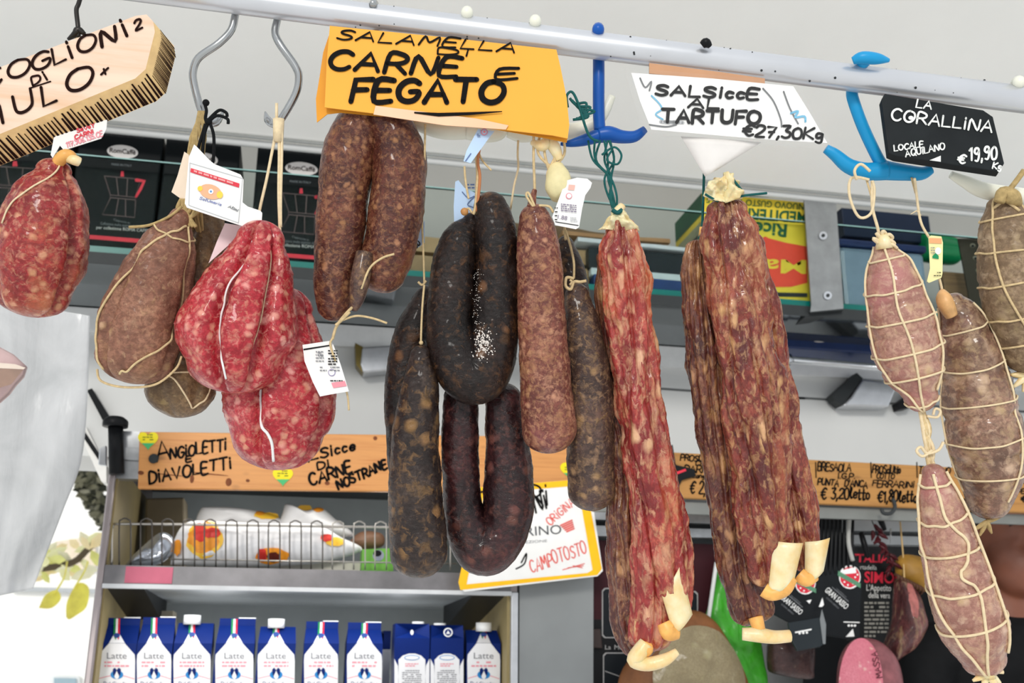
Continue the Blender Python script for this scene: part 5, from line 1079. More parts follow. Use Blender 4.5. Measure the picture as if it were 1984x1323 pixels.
M_rdg = salami_mat('ridged_red', (112, 30, 30), (164, 56, 52), (190, 92, 74), (238, 190, 152), 130, .44, stretch=2.2, rough=.26, bump=.6, mott=40, warp=.008, patch=(200, 96, 60), wet=.4)
M_rdg2 = salami_mat('ridged_brown', (84, 30, 26), (134, 56, 46), (160, 82, 62), (230, 180, 134), 140, .44, stretch=2.0, rough=.28, bump=.65, mott=40, warp=.008, patch=(166, 88, 54), wet=.4)
M_rdg3 = salami_mat('ridged_dark', (64, 30, 26), (104, 52, 42), (132, 78, 56), (200, 150, 108), 140, .42, stretch=2.0, rough=.3, bump=.65, mott=40, warp=.008, patch=(120, 74, 46), wet=.4)
M_net = salami_mat('net_salami', (138, 92, 80), (176, 130, 114), (196, 154, 132), (226, 194, 168), 110, .44, rough=.34, bump=.35, mott=30, patch=(178, 116, 112), fatmix=.7, wet=.4)
M_netB = salami_mat('net_salami_brown', (96, 70, 56), (140, 104, 86), (170, 130, 108), (214, 182, 154), 105, .5, rough=.32, bump=.45, mott=24, bloom=.35, patch=(128, 84, 74), fatmix=.75, wet=.4)
M_netC = salami_mat('net_salami_grey', (104, 84, 64), (140, 116, 90), (164, 140, 112), (196, 172, 142), 110, .4, rough=.5, bump=.4, mott=26, fatmix=.7, wet=.05)
M_cas = NT('dry_casing'); _v = M_cas.coord(); M_cas.l(M_cas.ramp(M_cas.noise(_v, 60, 4), [(.3, L((232, 196, 128))), (.68, L((240, 226, 186)))]), M_cas.b.inputs['Base Color']); M_cas.set(Roughness=.35, Subsurface_Weight=.25, Subsurface_Scale=.004); M_cas.bump(M_cas.noise(M_cas.coord((40, 40, 6)), 6, 4), .4, .001); M_cas = M_cas.m
M_casO = flat('dry_casing_orange', (238, 176, 96), .4, var=.2, scale=90)
def one(sa, extra=None):
    m = MB(); sa.mesh(m); return m
# ---- 1 far left red salami
sa = Saus([(104, 332, 34), (98, 366, 62), (86, 430, 82), (74, 510, 88), (66, 566, 70)], .82, M_redB, 1, lobes=[(.74, .32, .11), (-1.2, .12, .2), (3.1, .1, .3)], lump=.05, cap0=.75, cap1=.7)
st = MB(); string(st, [(150, 66, .02), (130, 160, .03), (110, 262, .02), (104, 300, .0)], M_jute, .0012, .82); sa.line(st, [(.06, 20), (.3, -40), (.5, -60)], .0007, M_cream); ti = MB(); ti.tube([P(110, 318, .815), P(124, 302, .81), P(138, 304, .812), P(134, 312, .814)], [.0045, .005, .0045, .003], M_casO, 12, 5)
ti.tube([P(132, 308, .811), P(144, 310, .808), P(154, 314, .81)], [.003, .004, .0036], M_cas, 12, 4)
salami('salami', 'red marbled salami with a dark right lobe under the charred wooden sign', 'salami', P(70, 610, .82), [('body', one(sa)), ('casing_end', ti, 'orange and white tied casing end'), ('string', st)])
# ---- 2 brown salami and its darker twin behind
sb = Saus([(395, 395, 22, .02), (398, 450, 42, .022), (384, 540, 60, .024), (362, 640, 66, .026), (350, 700, 70, .026), (350, 745, 68, .024)], .85, M_brn2, 2, lobes=[(.5, .12, .2), (-.6, .12, .2)], cap1=.95)
s2 = MB(); sb.line(s2, [(.8, -50), (.9, -20), (.97, 30), (.9, 60), (.75, 70)], .0008, M_cream); sb.ring(s2, .86, .0008, M_cream, .03)
tw = MB(); rnd = random.Random(4)
for i in range(16):
    x = 372+rnd.uniform(-14, 22); string(tw, [(392+rnd.uniform(-8, 8), 215), (384+rnd.uniform(-16, 16), 270), (x, 330), (362+rnd.uniform(-14, 28), 390), (382+rnd.uniform(-6, 16), 430+rnd.uniform(0, 60), .016)], M_strawS, .0011, .845)
sc_ = Saus([(348, 428, 24), (330, 470, 50), (300, 550, 72), (276, 630, 82), (262, 690, 74)], .835, M_brn, 3, lobes=[(-.9, .22, .10), (.95, .2, .12), (2.6, .1, .2)], lump=.045, cap0=1.1, cap1=.72)
s1 = MB(); sc_.line(s1, [(.1, 30), (.2, -20), (.38, -48), (.6, -62), (.8, -72), (.95, -60)], .00095, M_jute); sc_.line(s1, [(.1, 40), (.3, 52), (.55, 58), (.75, 44), (.9, 10), (.95, -20)], .0009, M_jute); sc_.ring(s1, .16, .0008, M_jute, .03)
string(s1, [(188, 715), (196, 738), (240, 750), (300, 745), (340, 715), (352, 690)], M_jute, .00095, .825); string(s1, [(250, 440), (290, 436), (330, 418), (352, 400)], M_strawS, .0012, .826)
kn = MB()
for i in range(10): x = 372+rnd.uniform(-22, 14); string(kn, [(x, 385), (x+rnd.uniform(-12, 12), 410), (350+rnd.uniform(-24, 30), 440)], M_strawS, .0016, .832)
salami('salami', 'brown tied salami hanging on the left hook with a straw coloured rope', 'salami', P(270, 745, .835), [('body', one(sc_)), ('string', s1), ('rope', tw), ('knot', kn)], 'pair of brown tied salami')
salami('salami', 'darker brown salami hanging behind and below the brown tied one', 'salami', P(350, 815, .87), [('body', one(sb)), ('string', s2)], 'pair of brown tied salami')
bs = MB()
for q in ([(396, 200), (400, 214), (398, 230), (404, 240)], [(404, 236), (420, 224), (440, 230), (442, 240)], [(404, 232), (424, 214), (438, 218), (440, 226)], [(404, 236), (396, 260), (392, 300)], [(406, 236), (414, 262), (414, 300), (412, 316)], [(398, 240), (386, 280), (380, 300)]): string(bs, q, M_blkS, .0013, .84)
bs.ball(P(404, 236, .84), .003, M_blkS); bs.ball(P(399, 199, .84), .0028, M_blkS); bs.build('black_string', label='knotted black string on the left hook above the white tag', cat='string')
# ---- 3 red salamis
sd_ = Saus([(556, 600, 48, .02), (548, 660, 80, .02), (542, 740, 104, .02), (540, 800, 106, .02), (536, 838, 92, .02)], .845, M_redA, 5, lobes=[(-.42, .28, .09), (1.0, .28, .12), (-1.7, .08, .2), (2.6, .1, .2)], lump=.035, cap0=.9, cap1=.78)
s3 = MB(); sd_.line(s3, [(.2, -24), (.6, -25), (.8, -20), (.94, 0)], .0012, M_wht, .0002)
string(s3, [(540, 520, .03), (548, 560, .02), (556, 590, .012)], M_cream, .0008, .845)
salami('salami', 'lower red salami with a white string in its crease, above the orange board', 'salami', P(540, 912, .86), [('body', one(sd_)), ('string', s3)], 'pair of bright red salami')
se = Saus([(506, 468, 46), (496, 515, 72), (474, 585, 101), (460, 645, 114), (456, 700, 94)], .825, M_redA, 6, lobes=[(-.52, .38, .10, .16), (.6, .38, .11, -.18), (-2.0, .1, .2), (2.2, .1, .2)], lump=.035, cap0=.9, cap1=.66)
s4 = MB(); se.line(s4, [(.12, -26), (.4, -30), (.6, -27), (.8, -22), (.93, -10)], .00085, M_wht, .0002); se.line(s4, [(.15, 34), (.5, 32), (.8, 26)], .0006, M_cream, .0002)
for q in ([(538, 238), (526, 300), (516, 350), (504, 402), (498, 440)], [(540, 238), (541, 300), (540, 380), (543, 460)], [(546, 238), (546, 300), (544, 380), (544, 440)], [(536, 200), (536, 238)]): string(s4, q, M_cream, .0012, .835)
s4.tube([P(540, 230, .836), P(539, 275, .836)], [.0045, .004], M_cream, 10, 1)
salami('salami', 'front bright red salami with three lobes hanging from the right bent hook', 'salami', P(456, 765, .825), [('body', one(se)), ('string', s4)], 'pair of bright red salami')
# ---- 4 brown liver sausage loop
sf = Saus([(646, 592, 32), (648, 540, 41), (657, 460, 47), (666, 380, 50), (676, 300, 52), (692, 248, 46), (722, 216, 42, .012), (756, 248, 46), (774, 310, 52), (770, 390, 53), (756, 470, 52), (740, 530, 44)], .85, M_liv, 7, lump=.06, cap0=.95, cap1=.85, step=.0018)
tl = MB(); tl.tube([P(706, 490, .832), P(698, 540, .828), P(692, 576, .83), P(686, 600, .834)], [.0068, .0078, .0062, .003], M_gry, 14, 5)
s5 = MB(); string(s5, [(690, 588), (670, 608), (652, 632), (644, 658)], M_jute, .0012, .83); string(s5, [(678, 604), (660, 622), (650, 630)], M_jute, .0012, .829); string(s5, [(664, 620), (690, 612), (720, 616), (750, 626)], M_jute, .0009, .83); string(s5, [(700, 560), (716, 520), (740, 500), (764, 492)], M_jute, .0009, .822)
salami('sausage', 'brown looped liver sausage hanging under the yellow cardboard sign', 'sausage', P(645, 632, .85), [('body', one(sf)), ('casing_end', tl, 'grey tied casing end'), ('string', s5)])
# ---- 5 dark sausages
sg = Saus([(818, 590, 24), (800, 640, 34), (786, 720, 38), (784, 800, 38), (790, 900, 38)], .875, M_blk, 8, cap0=1.6)
s6 = MB(); string(s6, [(824, 240, -.02), (822, 330, -.015), (818, 420), (820, 480), (822, 545), (820, 575)], M_jute, .0009, .862); string(s6, [(810, 546), (818, 552), (826, 544)], M_jute, .001, .86)
salami('sausage', 'long black sausage partly hidden behind the spotted dark one on the left', 'sausage', P(788, 930, .875), [('body', one(sg)), ('string', s6)], 'dark sausages in the middle')
sh_ = Saus([(816, 690, 22), (816, 730, 32), (808, 800, 42), (804, 880, 48), (804, 960, 52), (810, 1030, 54), (812, 1072, 55)], .845, M_blk2, 9, lump=.05, cap0=1.0, cap1=.85)
s7 = MB(); string(s7, [(822, 552), (818, 600), (816, 650), (816, 668)], M_jute, .0009, .845); s7.ball(P(816, 664, .843), .0018, M_jute)
salami('sausage', 'dark sausage with brown spots and a broad blunt end, lowest at left', 'sausage', P(812, 1122, .845), [('body', one(sh_)), ('string', s7)], 'dark sausages in the middle')
si = Saus([(914, 432, 20, .006), (894, 470, 40, .006), (876, 550, 45, .004), (874, 640, 48, 0), (890, 700, 54, -.002), (922, 728, 56, -.004), (948, 690, 52, -.002), (960, 610, 46), (964, 520, 44), (960, 450, 42), (950, 400, 32)], .85, M_blk, 10, lump=.05, cap0=1.0, cap1=.9)
sj = MB(); rnd = random.Random(9)
mold = MB()
for _ in range(420):
    x, y = rnd.gauss(926, 5), rnd.uniform(520, 700)
    if rnd.random() < .62: x, y = rnd.gauss(938, 9), rnd.gauss(664, 15)
    best = None
    for i in range(0, len(si.C), 4):
        for k in range(-6, 7):
            v = si.pt(i, k*.2)-CAM; dd = v.dot(FWD); qx, qy = W/2+v.dot(RGT)/dd*F, H/2-v.dot(UPV)/dd*F; e = (qx-x)**2+(qy-y)**2
            if e < 260 and (best is None or e+dd*9e3 < best[0]): best = (e+dd*9e3, dd)
    if best: mold.ball(P(x, y, best[1]-.0001), rnd.uniform(.00012, .00062)*(1.2 if y > 640 else .7), flat('mold_white', (222, 214, 206), .8), 6, 4, (1, .6, 1))
s8 = MB(); string(s8, [(930, 262), (924, 300), (926, 340), (922, 400), (916, 415)], M_jute, .0016, .845); string(s8, [(936, 256), (926, 310), (930, 345), (924, 410)], flat('red_string', (186, 120, 78), .8), .0012, .843); string(s8, [(926, 290), (934, 310), (952, 330)], M_jute, .0008, .845)
string(s8, [(900, 322), (902, 350), (908, 385)], M_jute, .0009, .842); string(s8, [(900, 408), (908, 404), (914, 412)], M_jute, .001, .84); s8.ball(P(900, 410, .838), .0032, flat('wood_bead', (186, 132, 76), .4))
salami('sausage', 'thick black sausage folded double with white mould specks, beside the pink brown one', 'sausage', P(922, 785, .85), [('body', one(si)), ('mould', mold, 'white mould specks'), ('string', s8)], 'dark sausages in the middle')
sk = Saus([(893, 770, 34), (892, 850, 36), (893, 930, 37), (902, 1010, 42), (936, 1062, 52), (978, 1022, 50), (986, 940, 48), (982, 850, 43), (974, 770, 36)], .87, M_blk3, 11, lump=.05)
salami('sausage', 'dark red sausage bent into a U shape hanging below the black folded one', 'sausage', P(936, 1125, .87), [('body', one(sk))], 'dark sausages in the middle')
# ---- 6 pink brown straight sausage and grey ones
sl = Saus([(1036, 420, 30), (1042, 470, 41), (1046, 560, 45), (1052, 660, 47), (1058, 760, 51), (1064, 836, 53)], .84, M_pnk, 12, lump=.045, cap0=.85, cap1=.8)
s9 = MB(); string(s9, [(1034, 262), (1034, 310), (1036, 370), (1034, 392)], M_jute, .0011, .842); s9.tube([P(1030, 402, .836), P(1032, 385, .838), P(1036, 368, .84)], [.004, .003, .002], M_pnk, 8, 4); string(s9, [(1034, 402), (1020, 380), (1024, 374), (1036, 400)], M_jute, .001, .832); string(s9, [(1044, 398), (1064, 400), (1072, 412)], M_jute, .001, .832)
salami('sausage', 'straight pink brown sausage in the middle, right of the black folded one', 'sausage', P(1064, 878, .84), [('body', one(sl)), ('string', s9)])
sm_ = Saus([(1096, 478, 18), (1104, 520, 28), (1114, 600, 34), (1118, 720, 36)], .885, M_blk2, 13, cap0=1.2)
sA = MB(); string(sA, [(1094, 400, -.02), (1094, 440), (1096, 465)], M_jute, .0011, .872); string(sA, [(1096, 446), (1106, 480), (1112, 510), (1112, 540)], M_jute, .001, .862)
salami('sausage', 'dark sausage top hidden behind the grey brown one below the white printed tag', 'sausage', P(1116, 760, .885), [('body', one(sm_)), ('string', sA)])
sn = Saus([(1118, 574, 24), (1126, 630, 38), (1138, 720, 45), (1143, 810, 47), (1145, 900, 46), (1147, 952, 44)], .86, M_gry, 14, lump=.055, cap0=1.1, cap1=.85)
sB = MB(); string(sB, [(1112, 540), (1098, 538), (1096, 554), (1106, 560), (1112, 546), (1124, 546), (1136, 544)], M_jute, .0013, .85); string(sB, [(1104, 552), (1108, 546), (1104, 542)], M_jute, .001, .849)
salami('sausage', 'grey brown sausage with a rolled string loop at its top, beside the ridged red one', 'sausage', P(1147, 990, .86), [('body', one(sn)), ('string', sB)])
# ---- 7 ridged red sausage (three strands) and 8 ridged brown group
rk = dict(ridge=.3, ridge_k=1.7, lump=.1, fine=.03, n=110)
a1 = Saus([(1199, 440, 24), (1203, 490, 40), (1212, 580, 46), (1226, 690, 44), (1246, 810, 47), (1266, 930, 50), (1283, 1040, 50), (1296, 1130, 46), (1302, 1170, 34)], .85, M_rdg, 15, **rk)
a2 = Saus([(1174, 500, 18, .012), (1180, 620, 24, .02), (1198, 760, 28, .022), (1214, 900, 30, .02), (1212, 1000, 34, .016), (1216, 1100, 36, .012), (1226, 1200, 38, .008), (1242, 1244, 38, .006)], .85, M_rdg3, 16, **rk)
a3 = Saus([(1232, 860, 22, .004), (1248, 960, 34, .0), (1258, 1060, 36, 0), (1262, 1150, 38, 0), (1256, 1226, 42, 0)], .848, M_rdg, 17, **rk)
tp = MB()
for q, sd in (([(1190, 404, .843), (1200, 412, .84), (1198, 446, .842), (1160, 446, .85)], 3), ([(1194, 412, .84), (1206, 406, .842), (1242, 448, .85), (1202, 446, .842)], 5)): tp.crumple(q, M_cas, .006, sd, .0012, .004)
tp.tube([P(1196, 436, .846), P(1195, 415, .844), P(1206, 398, .846)], [.005, .0046, .003], M_cas, 12, 4)
tail = MB(); tail.sheet([(1282, 1152, .832), (1318, 1096, .834), (1342, 1190, .834), (1306, 1232, .83)], M_cas, 8, 8, lambda u, v: .004*math.sin(u*3.1), .0014); tail.tube([P(1286, 1206, .834), P(1296, 1224, .832), P(1316, 1228, .832)], [.0062, .0072, .004], M_casO, 12, 5)
tail.tube([P(1252, 1246, .832), P(1236, 1268, .83), P(1230, 1280, .83), P(1256, 1286, .83), P(1288, 1278, .83), P(1312, 1262, .832)], [.006, .0066, .006, .0056, .005, .003], M_cas, 12, 5); tail.ball(P(1250, 1256, .832), .0066, M_casO)
gs = MB(); rnd = random.Random(2)
for i in range(7): string(gs, [(1160+rnd.uniform(-22, 22), 272), (1166+rnd.uniform(-18, 26), 310), (1182+rnd.uniform(-12, 14), 345), (1186+rnd.uniform(-9, 9), 380), (1192+rnd.uniform(-4, 4), 408)], M_grnS, .0009, .846)
string(gs, [(1166, 300), (1190, 285), (1204, 300), (1196, 318), (1176, 310), (1186, 290)], M_grnS, .0009, .842); string(gs, [(1186, 406), (1196, 412), (1206, 406)], M_grnS, .0018, .838)
string(gs, [(1100, 208), (1098, 186), (1108, 178), (1120, 200), (1140, 260), (1160, 274)], M_grnS, .0011, .838)
for i in range(6): string(gs, [(1104+i*4, 190+i*4), (1112+i*8, 200+(i % 3)*8), (1140-i*3, 225), (1110+i*6, 232-i*2)], M_grnS, .0011, .84)
salami('ridged_sausage', 'ridged red sausage in several strands hung by dark green string', 'sausage', P(1245, 1280, .85), [('strand', one(a1)), ('strand', one(a2), 'darker strand'), ('strand', one(a3)), ('casing_top', tp, 'pale casing wings'), ('casing_end', tail, 'cream dried casing ends'), ('string', gs, 'dark green string')], 'ridged dried sausages')
b1 = Saus([(1408, 410, 34), (1413, 460, 50), (1428, 560, 58), (1444, 680, 60), (1462, 800, 58), (1476, 920, 56), (1486, 1030, 54), (1492, 1100, 44)], .845, M_rdg2, 18, **rk)
b2 = Saus([(1446, 470, 26, .02), (1466, 580, 36, .018), (1488, 700, 40, .016), (1510, 820, 38, .012), (1534, 940, 36, .01), (1556, 1040, 32, .008), (1566, 1090, 22, .006)], .85, M_rdg2, 19, **rk)
b3 = Saus([(1350, 478, 17), (1354, 540, 30), (1368, 650, 40), (1384, 780, 41), (1402, 900, 40), (1420, 1020, 40), (1436, 1110, 42), (1454, 1176, 42)], .862, M_rdg3, 20, **rk)
tp = MB(); rnd = random.Random(6)
for q, sd in (([(1372, 352, .838), (1408, 338, .834), (1410, 392, .832), (1362, 380, .842)], 2), ([(1402, 334, .836), (1430, 352, .838), (1440, 384, .84), (1404, 394, .832)], 4), ([(1384, 344, .842), (1422, 344, .842), (1434, 388, .846), (1372, 388, .846)], 7)): tp.crumple(q, M_cas, .008, sd, .0012, .005)
tail = MB(); tail.sheet([(1499, 1048, .826), (1556, 1052, .828), (1536, 1136, .826), (1488, 1152, .824)], M_cas, 8, 8, lambda u, v: .005*math.sin(u*3.1), .0016); tail.tube([P(1480, 1142, .828), P(1496, 1150, .826), P(1520, 1140, .826), P(1536, 1120, .828)], [.006, .0056, .006, .004], M_casO, 12, 5)
tail.sheet([(1560, 1050, .836), (1608, 1042, .838), (1596, 1106, .836), (1560, 1130, .834)], M_cas, 8, 8, lambda u, v: .005*math.sin(u*3.1), .0016); tail.tube([P(1548, 1112, .836), P(1562, 1122, .834), P(1580, 1116, .836)], [.0058, .006, .004], M_casO, 12, 5)
tail.tube([P(1464, 1196, .848), P(1470, 1216, .845), P(1476, 1228, .844)], [.006, .0052, .004], M_casO, 12, 4); tail.tube([P(1438, 1228, .845), P(1470, 1230, .843), P(1500, 1234, .843), P(1530, 1232, .845)], [.005, .006, .0054, .005], M_cas, 12, 5)
gs = MB(); string(gs, [(1366, 280), (1364, 340), (1362, 400), (1360, 450)], M_grnS, .0011, .855); string(gs, [(1354, 458), (1362, 462), (1368, 456)], M_grnS, .0018, .85); string(gs, [(1366, 376), (1400, 392), (1436, 380), (1486, 374)], M_grnS, .001, .834); string(gs, [(1418, 344), (1430, 360), (1440, 372)], M_grnS, .001, .834); gs.tube([P(1362, 440, .853), P(1360, 458, .853)], .0028, M_casO, 10, 1)
salami('ridged_sausage', 'broad ridged brown red sausage bundle with cream casing ends, before the yellow carton', 'sausage', P(1455, 1210, .85), [('strand', one(b1)), ('strand', one(b2)), ('strand', one(b3), 'darker strand'), ('casing_top', tp, 'pale casing tuft'), ('casing_end', tail, 'cream dried casing ends'), ('string', gs, 'dark green string')], 'ridged dried sausages')
# ---- 9 netted salami
def net(sa, mb, ts, longs, r=.0009, mat=M_cream, tilt=.02, ra=-100, rb=100):
    for k, t in enumerate(ts): sa.ring(mb, t, r, mat, tilt*(1 if k % 2 else .4), ra, rb)
    for q in longs: sa.line(mb, q, r*1.15, mat)
n1 = Saus([(1714, 486, 20), (1722, 520, 42), (1738, 590, 60), (1754, 660, 66), (1770, 720, 58), (1782, 764, 34)], .85, M_net, 21, lump=.035, rings=[(.2, .05), (.38, .05), (.56, .05), (.74, .06), (.88, .05)], cap0=1.0, cap1=1.0)
nm1 = MB(); net(n1, nm1, (.13, .3, .48, .65, .8, .93), [[(.02, 0), (.2, 6), (.4, 0), (.6, 8), (.8, 6), (.98, 0)], [(.05, -80), (.3, -66), (.6, -60), (.8, -50), (.98, -10)], [(.05, 80), (.3, 72), (.6, 66), (.9, 60)]])
kk = MB()
for dx, dy in ((-18, -4), (-12, -14), (0, -18), (12, -12), (16, 0), (20, 8)): kk.tube([P(1710+dx*.3, 468+dy*.3, .845), P(1710+dx, 466+dy, .842), P(1710+dx+7, 466+dy+7, .844), P(1710+dx*.4, 470, .845)], .0014, M_cream, 7, 5)
kk.tube([P(1710, 455, .846), P(1714, 482, .846)], [.005, .007], M_cas, 12, 1)
hs = MB(); string(hs, [(1684, 348), (1650, 345), (1646, 380), (1664, 420), (1688, 412), (1694, 370), (1690, 350)], M_cream, .0012, .846); string(hs, [(1690, 350), (1690, 400), (1700, 440), (1704, 458)], M_cream, .0013, .847); string(hs, [(1678, 345), (1688, 380), (1692, 400)], M_jute, .0009, .848)
string(hs, [(1660, 348, -.006), (1656, 330, -.008), (1668, 318, -.006), (1686, 332, -.006)], M_cream, .0012, .846)
rp = MB(); rnd = random.Random(8)
for i in range(9): string(rp, [(1784+rnd.uniform(-4, 4), 788), (1794+rnd.uniform(-8, 8), 830), (1800+rnd.uniform(-8, 8), 870), (1806+rnd.uniform(-7, 7), 908)], M_cream if i % 2 else M_jute, .0016, .848)
string(rp, [(1796, 806), (1816, 808), (1822, 796), (1812, 792), (1808, 804)], M_cream, .0011, .845); string(rp, [(1806, 872), (1788, 884), (1776, 874), (1784, 866), (1796, 878), (1818, 872), (1828, 856)], M_cream, .0012, .843)
n2 = Saus([(1808, 918, 22), (1816, 962, 38), (1834, 1030, 52), (1852, 1100, 60), (1872, 1170, 66), (1892, 1230, 64), (1906, 1276, 42)], .845, M_net, 22, lump=.035, rings=[(.12, .06), (.27, .05), (.42, .05), (.57, .05), (.74, .05)], cap0=.9, cap1=.8)
nm2 = MB(); net(n2, nm2, (.11, .26, .41, .57, .75), [[(.06, 0), (.16, 6), (.26, 8), (.36, 34), (.44, 24), (.5, 6), (.58, 26), (.75, 18), (.98, 0)], [(.06, -70), (.3, -64), (.55, -56), (.75, -34), (.98, -6)], [(.06, 74), (.3, 70), (.6, 66), (.9, 62)]], .0011)
nm2.tube([P(1914, 1292, .838), P(1912, 1310, .838)], [.005, .007], M_cas, 12, 1); tuft(nm2, P(1914, 1304, .838), [(-.012, .006, 0), (.01, .008, 0), (-.004, .012, 0), (.006, .012, -.003)], M_cas, .003); string(nm2, [(1905, 1294), (1920, 1300), (1944, 1302)], M_cream, .0016, .836)
salami('netted_salami', 'netted pink salami in two links joined by rope, hanging from the bright cyan hook', 'salami', P(1912, 1320, .845), [('body', one(n1), 'upper link'), ('body', one(n2), 'lower link'), ('net', nm1, 'cream string net'), ('net', nm2, 'cream string net'), ('knot', kk), ('rope', rp, 'frayed cream rope between the links'), ('string', hs)])
n3 = Saus([(1842, 588, 26), (1862, 624, 46), (1880, 690, 58), (1896, 770, 68), (1910, 860, 70), (1918, 930, 58), (1916, 972, 42)], .875, M_netB, 23, lump=.045, rings=[(.22, .05), (.38, .05), (.56, .06), (.74, .06)], cap0=.7, cap1=.8)
nm3 = MB(); net(n3, nm3, (.18, .34, .5, .66, .82), [[(.1, 70), (.4, 62), (.7, 56), (.92, 44)], [(.05, -60), (.5, -78), (.9, -70)]], .0008); nm3.tube([P(1844, 612, .857), P(1834, 592, .856), P(1828, 576, .858), P(1826, 564, .862)], [.005, .0066, .006, .0026], flat('casing_tan', (216, 168, 112), .4, var=.25, scale=90), 16, 5); tuft(nm3, P(1912, 1010, .87), [(.012, -.004, 0), (-.012, .008, 0), (.004, .01, 0), (-.006, .012, 0)], M_strawS, .002)
hs3 = MB(); string(hs3, [(1772, 346, -.012), (1776, 380), (1784, 430), (1800, 460)], M_cream, .0011, .86); string(hs3, [(1766, 344, -.006), (1774, 374)], M_jute, .0009, .862); string(hs3, [(1820, 540), (1824, 556), (1826, 568)], M_cream, .0011, .862); tuft(hs3, P(1776, 408, .86), [(-.005, .003, 0), (.004, .004, 0)], M_cream, .0005)
salami('netted_salami', 'plump brown netted salami right of the two linked ones, tag on its string', 'salami', P(1916, 1015, .875), [('body', one(n3)), ('net', nm3, 'cream string net'), ('string', hs3)])
n4 = Saus([(1942, 396, 30), (1950, 440, 50), (1958, 520, 60), (1974, 600, 62), (1992, 680, 48)], .86, M_netC, 24, lump=.04, rings=[(.3, .05), (.5, .05), (.7, .05)], cap0=.6, cap1=.9)
nm4 = MB(); net(n4, nm4, (.16, .34, .52, .7, .86), [[(.02, -30), (.3, -26), (.6, -10), (.9, 20)], [(.1, 70), (.9, 70)]], .0009, M_jute); n4.line(nm4, [(.1, -32), (.08, 10), (.14, 40)], .0012, M_jute); nm4.tube([P(1936, 392, .845), P(1944, 376, .845), P(1962, 382, .845), P(1974, 396, .85)], [.004, .006, .0065, .003], M_strawS, 12, 5); tuft(nm4, P(1992, 726, .86), [(-.012, .01, 0), (-.004, .014, 0), (-.014, .0, 0)], M_cas, .003)
string(nm4, [(1944, 378), (1955, 368), (1968, 352), (1984, 330)], M_strawS, .0022, .846)
salami('netted_salami', 'grey brown netted salami cut off by the right edge below the slate sign', 'salami', P(1980, 740, .86), [('body', one(n4)), ('net', nm4, 'jute string net')])
# ================================================================== hangers
M_hb = flat('hanger_blue', (14, 82, 166), .35, var=.06); M_hc = flat('hanger_cyan', (22, 148, 204), .38, var=.06); M_hw = flat('hanger_white', (232, 232, 216), .35, var=.03)
def hanger(label, mat, stem, top, arms, D=.862, w=.006):
    x0, y0 = stem[0]; r = thing('plastic_hanger', label, 'hanger', P(*stem[-1], D), 'plastic hangers on the bar')
    m = MB(); yc = bar_y(top[0])
    m.tube([P(x0, yc+26, D+.004), P(x0, yc, DP+.0185), P(top[0], yc-26, DP+.012), P(top[0], yc-34, DP+.001), P(top[0], yc-31, DP-.007)], w*.8, mat, 12, 5); m.ball(P(top[0], yc-32, DP-.007), w*.82, mat, 14, 8)
    m.tube([P(x0, yc+20, D+.004)]+[P(x, y, D) for x, y in stem], w*.8, mat, 12, 4); m.build('stem', r)
    for q in arms:
        m = MB(); m.tube([P(x, y, D+dz) for x, y, k, dz in q], [k*D/F for x, y, k, dz in q], mat, 16, 5); m.build('arm', r)
    return r
hanger('dark blue plastic hanger with drooping arms between the yellow and the white signs', M_hb, [(1160, 150), (1160, 215), (1162, 252)], (1159, 50), [[(1162, 262, 14, 0), (1130, 272, 11, 0), (1104, 278, 7, 0), (1086, 279, 3, 0)], [(1160, 262, 15, 0), (1180, 260, 16, 0), (1205, 265, 13, 0), (1230, 264, 11, 0), (1250, 250, 7, 0)]])
hanger('bright cyan plastic hanger beside the slate sign', M_hc, [(1652, 190), (1672, 246), (1700, 305), (1712, 322)], (1672, 122), [[(1718, 330, 19, 0), (1680, 332, 17, 0), (1645, 322, 15, 0), (1618, 300, 12, 0), (1600, 288, 9, 0)], [(1715, 330, 19, 0), (1750, 334, 16, 0), (1785, 336, 13, 0), (1804, 328, 9, 0)]])
m = MB(); m.tube([P(1652, 118, .838), P(1670, 112, .836), P(1700, 114, .836), P(1722, 117, .838)], [.003, .005, .0045, .0016], M_hc, 12, 5); bpy.data.objects['plastic_hanger.001']; m.build('grip', bpy.data.objects['plastic_hanger.001'])
hanger('white plastic hanger behind the left half of the yellow cardboard sign', M_hw, [(906, 90), (906, 180), (904, 236)], (905, 18), [[(904, 250, 20, 0), (860, 252, 18, 0), (820, 244, 14, 0), (790, 232, 9, 0)], [(904, 250, 20, 0), (940, 256, 20, 0), (966, 256, 16, 0), (980, 244, 8, 0)]], .868)
hanger('white plastic hanger with an upturned arm behind the right end of the yellow sign', M_hw, [(1040, 110), (1040, 190), (1042, 236)], (1037, 32), [[(1042, 252, 20, 0), (1010, 256, 20, 0), (984, 252, 14, 0)], [(1042, 252, 20, 0), (1090, 256, 18, 0), (1130, 248, 14, 0), (1165, 226, 11, 0), (1186, 186, 7, 0)]], .874)
hanger('white plastic hanger at the far right behind the slate sign', M_hw, [(2030, 230), (2030, 280), (2026, 350)], (1974, 160), [[(1996, 384, 18, 0), (1910, 370, 16, 0), (1870, 352, 12, 0), (1842, 338, 7, 0)], [(1990, 384, 18, 0), (2040, 376, 16, 0), (2090, 350, 9, 0)]], .868)
m = MB(); m.tube([P(1360, 88, .836), P(1368, 83, .835), P(1376, 90, .836)], [.0028, .004, .002], M_black, 10, 4); m.build('tape_scrap', label='small black scrap stuck on top of the bar above the white paper sign', cat='scrap')
